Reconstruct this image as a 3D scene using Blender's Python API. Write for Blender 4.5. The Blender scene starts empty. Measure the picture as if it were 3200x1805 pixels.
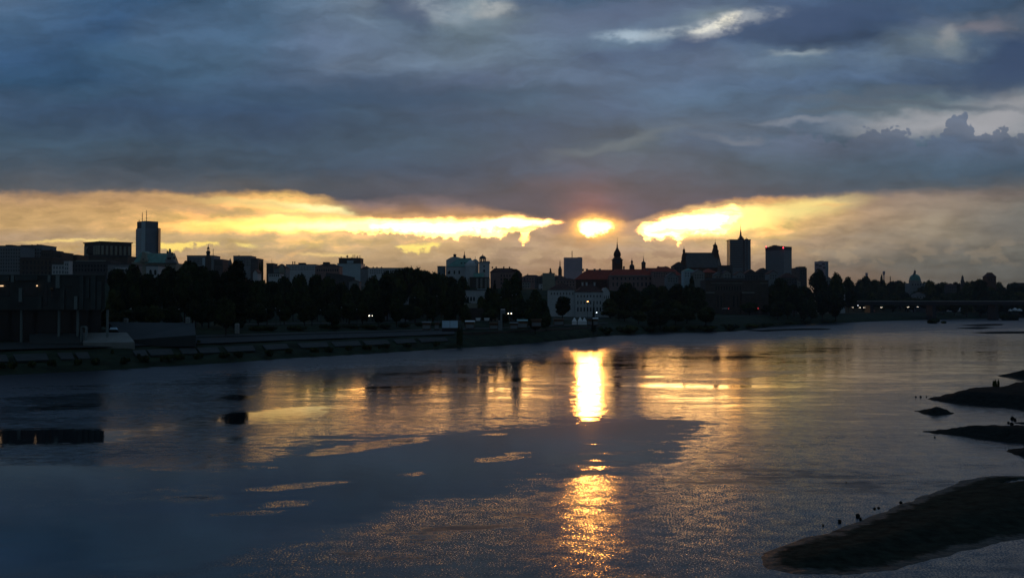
import bpy, math, random
from math import pi, sin, cos, tan, atan2, radians, sqrt
from mathutils import Vector, noise as mnoise
random.seed(7)
C = bpy.context.scene.collection
S = bpy.context.scene

# ------------------------------------------------------------------ camera
F = 2771.0            # focal length in photograph pixels (3200 wide)
HZ = 958.0            # photograph row of the horizon
CAMZ = 13.0
TH = math.atan((HZ - 902.5) / F)
cd = bpy.data.cameras.new('camera'); cam = bpy.data.objects.new('camera', cd); C.objects.link(cam)
cd.sensor_width = 36; cd.lens = F / 3200 * 36; cd.clip_end = 30000; cd.clip_start = 0.5
cam.location = (0, 0, CAMZ); cam.rotation_euler = (pi / 2 + TH, 0, 0)
S.camera = cam
S.view_settings.view_transform = 'Standard'; S.view_settings.look = 'None'
S.view_settings.exposure = 0; S.view_settings.gamma = 1

def lin(c):
    return tuple(((x / 255) / 12.92 if x / 255 <= 0.04045 else ((x / 255 + 0.055) / 1.055) ** 2.4) for x in c)

# ------------------------------------------------------------------ node expression helper
class NB:
    def __init__(s, nt): s.nt = nt
    def val(s, a):
        return a
    def link(s, a, sock):
        if isinstance(a, (int, float)): sock.default_value = a
        elif isinstance(a, tuple): sock.default_value = a if len(a) == len(sock.default_value) else tuple(a) + (1,)
        else: s.nt.links.new(a, sock)
    def m(s, op, a, b=0.0, c=None, clamp=False):
        n = s.nt.nodes.new('ShaderNodeMath'); n.operation = op; n.use_clamp = clamp
        s.link(a, n.inputs[0]); s.link(b, n.inputs[1])
        if c is not None: s.link(c, n.inputs[2])
        return n.outputs[0]
    def add(s, a, b): return s.m('ADD', a, b)
    def sub(s, a, b): return s.m('SUBTRACT', a, b)
    def mul(s, a, b): return s.m('MULTIPLY', a, b)
    def div(s, a, b): return s.m('DIVIDE', a, b)
    def mn(s, a, b): return s.m('MINIMUM', a, b)
    def mx(s, a, b): return s.m('MAXIMUM', a, b)
    def mr(s, x, a, b, c=0.0, d=1.0, smooth=True):
        n = s.nt.nodes.new('ShaderNodeMapRange'); n.interpolation_type = 'SMOOTHSTEP' if smooth else 'LINEAR'
        n.clamp = True
        for i, v in enumerate((x, a, b, c, d)): s.link(v, n.inputs[i])
        return n.outputs[0]
    def mix(s, f, a, b):
        n = s.nt.nodes.new('ShaderNodeMix'); n.data_type = 'RGBA'; n.clamp_factor = True
        s.link(f, n.inputs[0])
        for v, k in ((a, 6), (b, 7)):
            if isinstance(v, tuple): n.inputs[k].default_value = tuple(v[:3]) + (1,)
            else: s.nt.links.new(v, n.inputs[k])
        return n.outputs[2]
    def vmul(s, a, f):
        n = s.nt.nodes.new('ShaderNodeVectorMath'); n.operation = 'SCALE'
        s.nt.links.new(a, n.inputs[0]); s.link(f, n.inputs[3]); return n.outputs[0]
    def vadd(s, a, b):
        n = s.nt.nodes.new('ShaderNodeVectorMath'); n.operation = 'ADD'
        s.link(a, n.inputs[0]); s.link(b, n.inputs[1]); return n.outputs[0]
    def xyz(s, x, y, z=0.0):
        n = s.nt.nodes.new('ShaderNodeCombineXYZ')
        for i, v in enumerate((x, y, z)): s.link(v, n.inputs[i])
        return n.outputs[0]
    def sep(s, v):
        n = s.nt.nodes.new('ShaderNodeSeparateXYZ'); s.nt.links.new(v, n.inputs[0]); return n.outputs
    def noise(s, v, scale, detail=4, rough=0.55, dist=0.0, color=False, dim='2D'):
        n = s.nt.nodes.new('ShaderNodeTexNoise'); n.noise_dimensions = dim; s.nt.links.new(v, n.inputs['Vector'])
        n.inputs['Scale'].default_value = scale; n.inputs['Detail'].default_value = detail
        n.inputs['Roughness'].default_value = rough; n.inputs['Distortion'].default_value = dist
        return n.outputs['Color'] if color else n.outputs[0]
    def ramp(s, f, stops):
        n = s.nt.nodes.new('ShaderNodeValToRGB'); cr = n.color_ramp; s.link(f, n.inputs[0])
        stops = sorted(stops)
        while len(cr.elements) < len(stops): cr.elements.new(0.5)
        for e, (p, c) in zip(cr.elements, stops): e.position = p
        for e, (p, c) in zip(cr.elements, stops): e.position = p; e.color = tuple(c[:3]) + (1,)
        return n.outputs[0]
    def curve(s, x, pts):
        """y(x) through the points; x and y in free units"""
        x0, x1 = pts[0][0], pts[-1][0]
        ys = [p[1] for p in pts]; y0, y1 = min(ys) - 1, max(ys) + 1
        n = s.nt.nodes.new('ShaderNodeFloatCurve'); cu = n.mapping.curves[0]
        P = [((a - x0) / (x1 - x0), (b - y0) / (y1 - y0)) for a, b in pts]
        cu.points[0].location = P[0]; cu.points[1].location = P[-1]
        for p in P[1:-1]: cu.points.new(*p)
        for p in cu.points: p.handle_type = 'VECTOR'
        n.mapping.use_clip = True; n.mapping.update()
        s.link(s.mr(x, x0, x1, smooth=False), n.inputs['Value'])
        return s.add(s.mul(n.outputs[0], y1 - y0), y0)

# ------------------------------------------------------------------ sky
SUNPX, SUNPY = 1840, 706
sun_az = math.atan((SUNPX - 1600) / F); sun_el = math.atan((HZ - SUNPY) / F * cos(sun_az))
W = bpy.data.worlds.new('World'); S.world = W; W.use_nodes = True
nt = W.node_tree; nt.nodes.clear(); b = NB(nt)
tc = nt.nodes.new('ShaderNodeTexCoord')
dx, dy, dz = b.sep(tc.outputs['Generated'])
dyc = b.mx(dy, 0.22)
# directions as map coordinates of the western sky: P to the right, Q downward from the zenith side
P0 = b.add(b.mul(b.div(dx, dyc), F), 1600.0)
Q0 = b.sub(HZ, b.mul(b.div(b.mx(dz, 0.0), dyc), F))
base = b.xyz(b.mul(P0, 0.001), b.mul(Q0, 0.0026))
wn = b.noise(base, 2.2, 3, 0.6, 0.0, color=True)
wr, wg, wb_ = b.sep(wn)
fine = b.noise(b.xyz(b.mul(P0, 0.001), b.mul(Q0, 0.0018)), 14, 4, 0.62, 0.0, color=True)
fr, fg, fb = b.sep(fine)
calmw = b.mr(Q0, 520, 640, 1.0, 0.45)
P = b.add(P0, b.add(b.mul(b.sub(wr, 0.5), b.mul(calmw, 260.0)), b.mul(b.sub(fr, 0.5), 50.0)))
Q = b.add(Q0, b.add(b.mul(b.sub(wg, 0.5), b.mul(calmw, 110.0)), b.mul(b.sub(fg, 0.5), 34.0)))
def puff(x, y, sc, amp):
    n = nt.nodes.new('ShaderNodeTexVoronoi'); n.voronoi_dimensions = '2D'; n.feature = 'SMOOTH_F1'; n.inputs['Smoothness'].default_value = .25
    nt.links.new(b.xyz(b.mul(x, sc), b.mul(y, sc * 1.25)), n.inputs['Vector']); n.inputs['Scale'].default_value = 1.0; n.inputs['Detail'].default_value = 2; n.inputs['Roughness'].default_value = .55
    return b.mul(b.sub(n.outputs['Distance'], .45), amp)
# light warp for crisp rims
Pc = b.add(P0, b.mul(b.sub(fr, 0.5), 30.0))
Qc = b.add(Q0, b.mul(b.sub(fg, 0.5), 26.0))
bill = puff(P0, Q0, .030, 1.0)
Pn = b.mr(P, -800.0, 4000.0, smooth=False)

def rows(spec):
    c = None; py = None
    for y, st in spec:
        r = b.ramp(Pn, [((x + 800) / 4800, lin(k)) for x, k in st])
        if c is None: c = r
        else: c = b.mix(b.mr(Q, py, y, smooth=False), c, r)
        py = y
    return c
DECK = [
 (-700, [(0,(80,100,130)),(3200,(70,92,122))]),
 (-120, [(0,(78,100,130)),(900,(88,108,135)),(1600,(105,120,140)),(2400,(90,108,135)),(3200,(72,92,120))]),
 (0, [(0,(98,120,150)),(200,(75,105,140)),(400,(62,94,130)),(600,(62,88,116)),(800,(85,110,138)),(1000,(112,128,150)),(1130,(125,135,152)),(1250,(84,99,126)),(1320,(120,130,150)),(1500,(140,150,160)),(1600,(112,123,140)),(1700,(80,100,130)),(1850,(72,98,125)),(2000,(98,110,135)),(2300,(100,115,140)),(2500,(88,106,138)),(2650,(68,90,120)),(3200,(72,92,118))]),
 (60, [(0,(85,113,145)),(200,(76,104,138)),(330,(62,92,128)),(450,(78,103,134)),(800,(85,110,138)),(1000,(112,128,152)),(1150,(122,136,156)),(1280,(95,112,135)),(1400,(118,131,144)),(1550,(130,142,155)),(1700,(110,125,145)),(1900,(98,113,140)),(2100,(110,125,145)),(2260,(140,150,160)),(2380,(98,115,142)),(2550,(62,85,120)),(2800,(66,86,117)),(3000,(110,115,130)),(3200,(104,112,130))]),
 (120, [(0,(75,105,140)),(200,(72,102,138)),(330,(60,90,125)),(450,(80,105,135)),(800,(85,110,138)),(1000,(108,122,148)),(1300,(106,120,140)),(1450,(115,130,145)),(1750,(115,132,158)),(1900,(122,144,168)),(2040,(110,130,155)),(2150,(84,100,128)),(2300,(75,95,125)),(2500,(62,82,112)),(2700,(62,82,112)),(2850,(105,116,130)),(3000,(138,143,148)),(3060,(92,108,130)),(3150,(62,82,115)),(3200,(58,78,110))]),
 (180, [(0,(65,97,135)),(200,(62,95,130)),(400,(72,102,132)),(700,(82,108,135)),(900,(90,110,138)),(1100,(112,125,148)),(1500,(115,130,150)),(1700,(110,128,152)),(1850,(94,112,142)),(2000,(98,118,148)),(2200,(105,120,148)),(2500,(112,130,150)),(2600,(100,118,145)),(2800,(105,120,140)),(2950,(94,111,137)),(3050,(68,88,118)),(3200,(58,78,110))]),
 (250, [(0,(55,88,120)),(200,(52,85,118)),(400,(68,95,125)),(600,(70,97,125)),(900,(80,102,132)),(1050,(90,105,130)),(1300,(85,102,128)),(1500,(95,110,138)),(1700,(98,115,140)),(1900,(95,112,138)),(2200,(95,118,148)),(2800,(92,112,142)),(2900,(76,95,125)),(3200,(75,92,115))]),
 (300, [(0,(68,90,118)),(200,(62,90,118)),(600,(68,92,120)),(1100,(62,88,115)),(1350,(62,88,115)),(1500,(68,95,120)),(1700,(80,105,130)),(1900,(92,112,140)),(2200,(90,115,142)),(2500,(95,115,142)),(2750,(82,102,122)),(2900,(103,117,130)),(3050,(125,132,140)),(3200,(138,141,147))]),
 (350, [(0,(68,90,118)),(300,(62,85,115)),(900,(58,82,112)),(1100,(65,88,112)),(1400,(72,92,118)),(1700,(75,98,122)),(1900,(82,102,130)),(2150,(88,108,132)),(2400,(95,115,140)),(2650,(92,108,122)),(2800,(115,125,135)),(3050,(130,138,145)),(3200,(148,148,153))]),
 (400, [(0,(70,90,112)),(300,(68,88,112)),(900,(62,82,108)),(1200,(65,88,112)),(1700,(70,92,120)),(2000,(85,102,122)),(2200,(98,112,132)),(2400,(103,117,138)),(2550,(96,113,136)),(2700,(132,137,148)),(3000,(140,142,150)),(3200,(135,140,148))]),
 (450, [(0,(72,92,112)),(400,(72,90,108)),(800,(70,90,112)),(1400,(68,92,115)),(1700,(72,92,118)),(2000,(90,107,122)),(2200,(88,105,130)),(2800,(85,105,125)),(3200,(82,100,122))]),
 (520, [(0,(78,90,105)),(400,(78,88,102)),(800,(72,88,105)),(1400,(66,86,112)),(1700,(76,91,115)),(1850,(92,95,115)),(2050,(86,96,115)),(2400,(82,98,115)),(2800,(78,98,118)),(3200,(78,96,115))]),
 (580, [(0,(98,98,105)),(300,(92,92,100)),(600,(92,92,100)),(750,(102,97,100)),(1000,(86,89,100)),(1300,(80,84,100)),(1600,(78,80,98)),(1850,(112,92,106)),(2000,(92,88,106)),(2300,(85,90,105)),(2700,(80,92,108)),(3000,(98,101,108)),(3200,(114,108,110))]),
 (640, [(0,(125,112,108)),(600,(130,112,105)),(900,(100,92,98)),(1100,(76,78,95)),(1400,(86,80,95)),(1700,(80,76,97)),(1850,(125,95,108)),(2000,(95,84,105)),(2200,(98,88,105)),(2500,(92,90,102)),(3200,(120,110,110))]),
]
BAND = [
 (600, [(0,(152,127,110)),(300,(168,137,110)),(600,(190,150,107)),(800,(225,177,107)),(950,(225,180,110)),(1100,(140,120,110)),(1300,(115,104,108)),(1700,(95,90,110)),(1850,(130,100,110)),(2200,(115,100,115)),(2400,(122,110,118)),(2600,(140,121,115)),(2800,(138,124,118)),(3200,(112,106,106))]),
 (630, [(0,(190,155,115)),(400,(205,165,115)),(600,(208,167,115)),(750,(245,208,130)),(900,(252,222,138)),(1000,(235,192,125)),(1090,(150,125,105)),(1300,(130,111,104)),(1500,(118,100,105)),(1700,(95,85,100)),(1850,(175,115,103)),(2000,(118,98,108)),(2200,(165,125,102)),(2400,(222,170,110)),(2500,(238,185,118)),(2640,(180,150,125)),(2800,(160,140,125)),(3000,(140,130,120)),(3200,(120,117,114))]),
 (660, [(0,(200,165,115)),(400,(215,175,118)),(600,(225,185,120)),(800,(238,202,125)),(960,(252,235,145)),(1060,(240,205,125)),(1170,(165,130,102)),(1400,(148,117,100)),(1600,(160,122,100)),(1750,(100,85,95)),(1850,(215,140,100)),(1950,(125,98,100)),(2050,(160,118,95)),(2150,(240,200,130)),(2250,(255,240,165)),(2400,(255,230,145)),(2500,(230,190,125)),(2700,(175,150,125)),(2900,(150,138,125)),(3200,(118,118,115))]),
 (700, [(0,(205,170,118)),(200,(205,170,120)),(400,(225,185,125)),(600,(248,212,125)),(800,(255,238,138)),(1000,(255,248,170)),(1200,(255,252,190)),(1600,(245,215,150)),(1700,(190,155,125)),(1760,(135,115,115)),(1850,(255,225,140)),(1950,(180,142,122)),(2050,(205,170,135)),(2150,(240,215,160)),(2300,(255,245,170)),(2400,(255,230,138)),(2500,(215,180,125)),(2700,(165,145,125)),(2900,(145,135,120)),(3200,(115,115,112))]),
 (740, [(0,(182,156,128)),(200,(182,156,125)),(400,(195,165,122)),(600,(215,185,125)),(800,(225,195,130)),(1000,(242,217,135)),(1200,(222,190,133)),(1350,(225,192,135)),(1500,(195,163,128)),(1700,(168,144,128)),(1850,(220,178,122)),(2000,(185,157,130)),(2150,(200,170,138)),(2300,(232,205,140)),(2400,(222,192,130)),(2550,(170,148,125)),(2700,(150,138,125)),(3000,(130,125,115)),(3200,(110,110,108))]),
 (780, [(0,(195,165,125)),(200,(205,172,120)),(400,(205,172,118)),(600,(180,156,122)),(800,(190,166,128)),(1000,(202,176,135)),(1200,(195,168,130)),(1400,(192,165,130)),(1600,(162,143,130)),(1800,(168,146,126)),(2000,(160,142,130)),(2200,(178,152,130)),(2350,(200,170,130)),(2450,(175,150,125)),(2600,(148,136,122)),(2800,(128,122,115)),(3000,(112,112,110)),(3200,(103,106,105))]),
 (820, [(0,(198,152,120)),(400,(190,152,120)),(700,(180,150,120)),(1000,(184,156,121)),(1300,(163,144,120)),(1600,(138,124,115)),(1900,(143,120,111)),(2200,(148,126,115)),(2450,(136,122,110)),(2600,(105,105,105)),(2800,(95,100,102)),(3000,(88,95,98)),(3200,(85,92,96))]),
 (868, [(0,(190,145,115)),(1000,(168,140,112)),(1600,(125,110,105)),(2000,(120,104,100)),(2400,(108,98,95)),(2700,(110,101,98)),(2900,(88,92,95)),(3200,(80,88,92))]),
 (958, [(0,(120,100,92)),(1600,(92,88,90)),(3200,(66,72,78))]),
]
deck = rows(DECK); band = rows(BAND)
# wisps and brightness texture
lum = b.noise(b.xyz(b.mul(P, 0.001), b.mul(Q, 0.0036)), 3.6, 8, 0.62, 0.0)
lumf = b.mr(lum, 0.28, 0.72, 0.76, 1.24, smooth=False)
tn = nt.nodes.new('ShaderNodeVectorMath'); tn.operation = 'MULTIPLY'; nt.links.new(b.vmul(deck, lumf), tn.inputs[0]); tn.inputs[1].default_value = (.72, .84, .88)
deck = tn.outputs[0]
bandlum = b.noise(b.xyz(b.mul(Pc, 0.001), b.mul(Qc, 0.0042)), 7.5, 7, 0.58, 0.0)
band = b.vmul(band, b.mr(bandlum, 0.3, 0.7, 0.80, 1.22, smooth=False))
br_, bg_, bb_ = b.sep(band)
hot = b.mr(bg_, .42, .95)
bm_ = nt.nodes.new('ShaderNodeVectorMath'); bm_.operation = 'MULTIPLY'; nt.links.new(band, bm_.inputs[0]); nt.links.new(b.mix(hot, (1.06, 1.0, .92), (2.15, 1.32, 1.12)), bm_.inputs[1]); band = bm_.outputs[0]

def blob(c, cx, cy, rx, ry, rot, col, k, power=1.0, warp=1, frag=False):
    PP, QQ = (P, Q) if warp else (Pc, Qc)
    a = radians(rot)
    x = b.sub(PP, float(cx)); y = b.sub(QQ, float(cy))
    u = b.div(b.add(b.mul(x, cos(a)), b.mul(y, sin(a))), float(rx))
    v = b.div(b.sub(b.mul(y, cos(a)), b.mul(x, sin(a))), float(ry))
    r2 = b.add(b.mul(u, u), b.mul(v, v))
    f = b.mul(b.m('POWER', b.m('MAXIMUM', b.sub(1.0, b.mul(r2, 0.5)), 0.0), 2.0 * power), b.mul(b.mr(fb, .36, .62, .35, 1.25), k) if frag else k)
    return b.mix(f, c, tuple(col))
def L(r, g, bb, k=1.0): return tuple(k * x for x in lin((r, g, bb)))
for args in [
    (1880, 60, 300, 60, -8, L(88,104,134), .6), (2300, 95, 420, 26, -12, L(70,90,122), .85),
    (2560, 60, 420, 42, -10, L(60,82,116), .75),
    (1975, 108, 110, 22, 0, L(176,196,212), .7, 1.0, 0, True), (2130, 90, 130, 18, -9, L(165,178,188), .7, 1.0, 0, True),
    (2262, 70, 110, 34, -18, L(205,208,208), .8, 1.0, 0, True), (2275, 60, 46, 18, -25, L(255,248,225), 1.0, 1.0, 0, True), (2215, 82, 60, 10, -14, L(240,238,225), .8, 1.0, 0, True), (2390, 42, 90, 22, -8, L(160,168,176), .5, 1.0, 0, True),
    (1360, 30, 120, 40, 15, L(160,172,182), .5, 1.0, 0, True), (1530, 20, 90, 30, 0, L(185,190,190), .6, 1.0, 0, True), (2960, 392, 330, 36, -3, L(190,188,192), .6), (3140, 345, 200, 60, -4, L(184,180,184), .5), (2520, 385, 130, 14, 0, L(150,156,168), .5),
    (2500, 160, 70, 14, 0, L(150,165,175), .8), (2990, 92, 60, 30, -30, L(150,152,156), .7),
    (3120, 62, 90, 26, -8, L(132,128,138), .6), (3170, 190, 170, 90, -30, L(56,76,108), .9),
    (1330, 30, 70, 30, 20, L(150,162,172), .5), (1540, 22, 60, 26, 0, L(165,172,176), .6),
    (1270, 30, 40, 60, -40, L(78,94,122), .6), (1180, 250, 260, 30, 0, L(62,88,118), .3),
    (1250, 300, 480, 45, 0, L(56,82,112), .5), (1950, 445, 230, 20, -10, L(108,122,132), .6),
    (2850, 330, 420, 16, 3, L(88,102,116), .8), (2650, 352, 180, 14, 0, L(84,98,112), .7),
    (2340, 440, 90, 12, 4, L(122,130,142), .6), (2760, 305, 200, 22, -14, L(84,100,118), .7),
    ]:
    deck = blob(deck, *args)
# cumulus heads in front of the pale gap on the right
top = b.curve(Pc, [(1900,470),(2200,418),(2330,418),(2430,415),(2450,398),(2480,388),(2500,392),(2560,410),(2640,425),(2680,415),(2700,393),(2735,376),(2755,382),(2745,395),(2800,380),(2830,378),(2845,392),(2870,424),(2920,412),(2950,392),(2975,350),(3000,340),(3025,334),(3032,352),(3042,368),(3030,395),(3048,405),(3070,395),(3110,398),(3125,380),(3150,376),(3180,400),(3260,410),(3500,430)])
cum = b.mr(b.sub(b.sub(Qc, b.mul(bill, 44.0)), b.add(top, 4.0)), -5, 8)
cum = b.mul(cum, b.mr(Qc, 440, 530, 1.0, 0.0)); cum = b.mul(cum, b.mr(Pc, 2250, 2600))
deck = b.mix(b.mul(cum, .8), deck, b.vmul(b.ramp(Pn, [((x+800)/4800, lin(k)) for x, k in [(2400,(92,106,130)),(2800,(86,102,126)),(3000,(84,102,128)),(3200,(92,106,128))]]), lumf))

# warm streaks and openings of the bright band
for args in [
    (880, 640, 240, 14, 4, L(255,236,150,1.15), .75), (1010, 652, 120, 12, 6, L(255,250,180,1.3), .8),
    (700, 628, 260, 10, 5, L(235,190,120), .5), (640, 655, 160, 14, 4, L(190,155,118), .5), (900, 668, 200, 9, 1, L(225,190,130), .5),
    (1100, 700, 560, 26, -1, (3.0, 1.4, .30), .9), (1180, 703, 360, 17, -1, (6.5, 3.2, .9), 1.0),
    (900, 738, 500, 12, 0, L(205,180,145), .45), (1130, 726, 100, 6, 0, L(196,168,128), .8),
    (80, 775, 200, 6, 2, L(238,200,130), .5), (230, 752, 170, 6, -1, L(255,220,135,1.1), .9), (340, 757, 90, 5, 3, L(255,228,150,1.15), .8),
    (905, 800, 55, 8, -25, L(238,190,130), .8), (980, 795, 60, 5, 3, L(250,210,140), .8), (1060, 797, 60, 7, 2, L(252,215,140), .8),
    (830, 812, 80, 5, 2, L(225,180,128), .7), (680, 790, 70, 6, -4, L(225,185,130), .6), (770, 764, 34, 7, 8, L(255,225,130,1.1), .9),
    (2430, 665, 260, 34, -9, L(255,238,150,1.15), .75), (2240, 700, 170, 40, -10, (3.2, 1.6, .42), .75),
    (2600, 640, 60, 8, -4, L(250,205,130), .85), (2520, 640, 110, 7, -5, L(255,225,140,1.1), .8),
    (2900, 640, 220, 40, 0, L(150,136,124), .35), (2930, 690, 60, 34, -50, L(175,160,140), .45), (3150, 700, 140, 60, 0, L(108,110,112), .4),
    (2660, 790, 90, 14, -4, L(150,140,126), .6), (2560, 785, 50, 12, 6, L(160,146,128), .7), (2450, 760, 140, 12, 3, L(150,134,124), .5),
    ]:
    band = blob(band, *args, warp=0)
# billows low over the city: rim-lit heads
hd = b.noise(b.xyz(b.mul(Pc, 0.001), b.mul(Qc, 0.0021)), 13, 5, 0.55, 0.2)
band = b.mix(b.mul(b.mul(b.mr(hd, .50, .60), b.mr(Q0, 720, 770)), b.mul(b.mr(Q0, 800, 850, .42, 0.0), b.mr(P0, 2350, 2900, 1.0, .35))), band, L(214,186,150,.8))
strk = b.noise(b.xyz(b.mul(Pc, 0.0045), b.mul(Qc, 0.040)), 1.0, 5, .6)
def gap(c, up, lo, col, k=1.0, soft=4.0, big=False):
    u = b.curve(Pc, up); l = b.curve(Pc, lo)
    x0, x1 = up[0][0], up[-1][0]
    f = b.mul(b.mr(b.sub(b.add(Qc, b.mul(b.sub(strk, .5), 26.0)), u), -soft * 1.6, soft * 2.4), b.mr(b.sub(l, b.add(Qc, b.mul(bill, -15.0))), -6, 8))
    f = b.mul(f, b.mr(strk, .34, .50, .25 if big else .8, 1.0))
    f = b.mul(f, b.mul(b.mr(Pc, x0 - 8, x0 + 14), b.mr(Pc, x1 - 14, x1 + 8, 1.0, 0.0)))
    return b.mix(b.mul(f, k), c, tuple(col))
# shelf of brown cloud above the long opening
shelf = b.mul(b.mr(b.sub(b.curve(Pc, [(1000,636),(1060,655),(1120,672),(1180,684),(1260,686),(1400,683),(1500,682),(1640,676),(1720,686),(1790,704),(1850,700)]), Qc), -5, 9), b.mul(b.mr(Pc, 1000, 1120), b.mr(Pc, 1780, 1850, 1.0, 0.0)))
band = b.mix(b.mul(shelf, .85), band, b.vmul(b.mix(b.mr(Qc, 625, 682), L(112,100,108), L(188,138,98)), b.mr(bandlum, .3, .7, .8, 1.2)))
band = gap(band, [(1080,690),(1200,688),(1300,685),(1450,684),(1560,682),(1640,676),(1700,684),(1762,688)],
           [(1080,716),(1200,722),(1300,728),(1330,740),(1380,738),(1430,744),(1446,728),(1500,728),(1506,744),(1530,740),(1560,733),(1590,722),(1622,714),(1628,736),(1640,752),(1652,724),(1690,704),(1762,690)], (7.0, 3.1, .7), 1.0, 5, True)
band = gap(band, [(1150,694),(1400,690),(1600,686),(1720,691)], [(1150,708),(1350,722),(1440,716),(1560,712),(1640,702),(1720,693)], (10.0, 5.0, 1.6), .9, 5, True)
band = blob(band, 1638, 742, 13, 14, 0, (5.0, 2.4, .5), 1.0, warp=0)
band = gap(band, [(1236,770),(1260,765),(1330,765),(1350,761),(1378,762)], [(1236,772),(1262,780),(1300,783),(1330,778),(1342,774),(1378,763)], L(255,226,120,1.25))
band = gap(band, [(484,760),(560,760),(640,758),(684,756)], [(484,776),(560,777),(585,770),(605,762),(618,769),(650,762),(684,758)], L(255,222,118,1.2), 1, 3)
band = gap(band, [(1985,716),(2010,700),(2060,683),(2110,668),(2200,656),(2300,646),(2330,664)],
           [(1985,716),(2000,722),(2016,748),(2040,740),(2070,742),(2084,733),(2104,738),(2116,755),(2140,736),(2160,722),(2190,722),(2200,732),(2222,718),(2250,726),(2280,708),(2330,668)], (7.5, 3.4, .85), 1, 5, True)
band = gap(band, [(2010,712),(2100,680),(2200,666),(2290,662)], [(2010,720),(2030,734),(2100,726),(2120,736),(2160,714),(2230,706),(2290,668)], (11.0, 5.8, 2.0), .9, 5, True)
# lower billow in front of the sun
for args in [(1775, 706, 62, 20, -8, L(128,110,118), .95), (1960, 716, 46, 22, 0, L(178,148,130), .9), (2030, 745, 60, 20, 10, L(180,152,134), .3)]:
    band = blob(band, *args, warp=0)
# upper cloud deck edge over the band
edge = b.curve(Pc, [(-800,606),(0,602),(300,599),(520,598),(600,612),(680,604),(780,597),(930,600),(1010,612),(1080,624),(1140,627),(1210,620),(1320,612),(1430,622),(1520,642),(1600,664),(1700,680),(1760,690),(1820,686),(1900,686),(1960,694),(2000,688),(2060,668),(2140,645),(2230,628),(2320,618),(2450,612),(2600,606),(2800,600),(3200,588),(4000,575)])
ew = b.curve(Pc, [(-800,14),(900,12),(1100,6),(1300,20),(1700,10),(2000,8),(2500,9),(3000,20),(4000,30)])
df = b.mr(b.div(b.sub(edge, Qc), ew), -1.0, 1.0)
# the sun breaking through, and the glow of the thin cloud round it
def glow(c):
    c = blob(c, 1846, 690, 120, 120, 0, L(235,120,90,.6), .24, 1.8, 0)
    c = blob(c, 1860, 706, 120, 52, 0, (1.2, .52, .12), .6, 1.6, 0)
    return blob(c, 1862, 709, 78, 34, 0, (3.2, 1.6, .3), .85, 1.4, 0)
deck = glow(deck); band = glow(band)
band = gap(band, [(1808,704),(1822,694),(1850,689),(1890,689),(1905,694),(1917,704)], [(1808,706),(1822,722),(1850,730),(1880,724),(1900,718),(1917,708)], (9.0, 4.6, 1.3), 1, 7)
sx = b.div(b.sub(P0, float(SUNPX)), 16.0); sy = b.div(b.sub(Q0, float(SUNPY)), 12.0)
core = b.mr(b.add(b.mul(sx, sx), b.mul(sy, sy)), 0.5, 1.2, 1.0, 0.0)
band = b.mix(core, band, (20.0, 11.0, 4.0))
# behind the viewer: plain heavy blue-grey overcast
back = b.vmul(b.mix(b.mr(dz, 0.0, .8), L(58,70,80), L(70,90,108)), b.mr(b.noise(tc.outputs['Generated'], 3.0, 3, .6, dim='3D'), .3, .7, .75, 1.25))
def bgnode(col, k=1.0):
    n = nt.nodes.new('ShaderNodeBackground'); n.inputs[1].default_value = k; nt.links.new(col, n.inputs[0]); return n.outputs[0]
def mixsh(f, s1, s2):
    n = nt.nodes.new('ShaderNodeMixShader'); b.link(f, n.inputs[0]); nt.links.new(s1, n.inputs[1]); nt.links.new(s2, n.inputs[2]); return n.outputs[0]
st = nt.nodes.new('ShaderNodeTexSky'); st.sky_type = 'NISHITA'; st.sun_disc = False
st.sun_elevation = sun_el; st.sun_rotation = sun_az
front = mixsh(df, bgnode(band), bgnode(deck))
allsky = mixsh(b.mr(dy, 0.22, 0.42), bgnode(back), front)
ms_out = mixsh(0.05, allsky, bgnode(st.outputs[0], 0.05))
wo = nt.nodes.new('ShaderNodeOutputWorld'); nt.links.new(ms_out, wo.inputs[0])

W.cycles.sampling_method = 'MANUAL'; W.cycles.sample_map_resolution = 2048
sd = bpy.data.lights.new('sun', 'SUN'); sd.energy = 0.12; sd.angle = radians(1.4); sd.color = (1, .38, .07)
sun = bpy.data.objects.new('sun', sd); C.objects.link(sun)
dirv = Vector((sin(sun_az) * cos(sun_el), cos(sun_az) * cos(sun_el), sin(sun_el)))
sun.rotation_euler = dirv.to_track_quat('Z', 'Y').to_euler()

# ------------------------------------------------------------------ places
def ray(px, py):
    v = (902.5 - py) / F; u = (px - 1600) / F
    return Vector((u, cos(TH) - v * sin(TH), sin(TH) + v * cos(TH)))
def at(px, py, D):
    d = ray(px, py); return Vector((0, 0, CAMZ)) + d * (D / d.y)
def on_z(px, py, z=0.0):
    d = ray(px, py); return Vector((0, 0, CAMZ)) + d * ((z - CAMZ) / d.z)
def topx(x, y): return 1600 + F * x / y
def interp(pts, x):
    if x <= pts[0][0]: return pts[0][1]
    for (a, ya), (c, yc) in zip(pts, pts[1:]):
        if x <= c: return ya + (yc - ya) * (x - a) / (c - a)
    return pts[-1][1]
def smooth(t): t = min(1, max(0, t)); return t * t * (3 - 2 * t)
SHORE = [(-1600, 1290), (-600, 1217), (0, 1172), (400, 1153), (480, 1146), (700, 1134), (900, 1119), (1150, 1105), (1400, 1089), (1550, 1081),
         (1750, 1064), (1900, 1048), (2000, 1044), (2060, 1039), (2250, 1037), (2330, 1031), (2450, 1016), (2600, 1009), (2800, 1001),
         (3000, 996), (3200, 991), (3600, 988), (4300, 986)]
def shoreD(px): return on_z(px, interp(SHORE, px)).y
PROF = [(-40, -4), (0, 0), (3, .9), (8, 1.9), (14, 2.9), (20, 3.5), (32, 4.3), (45, 5.2), (60, 6.6), (120, 7.0)]
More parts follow.
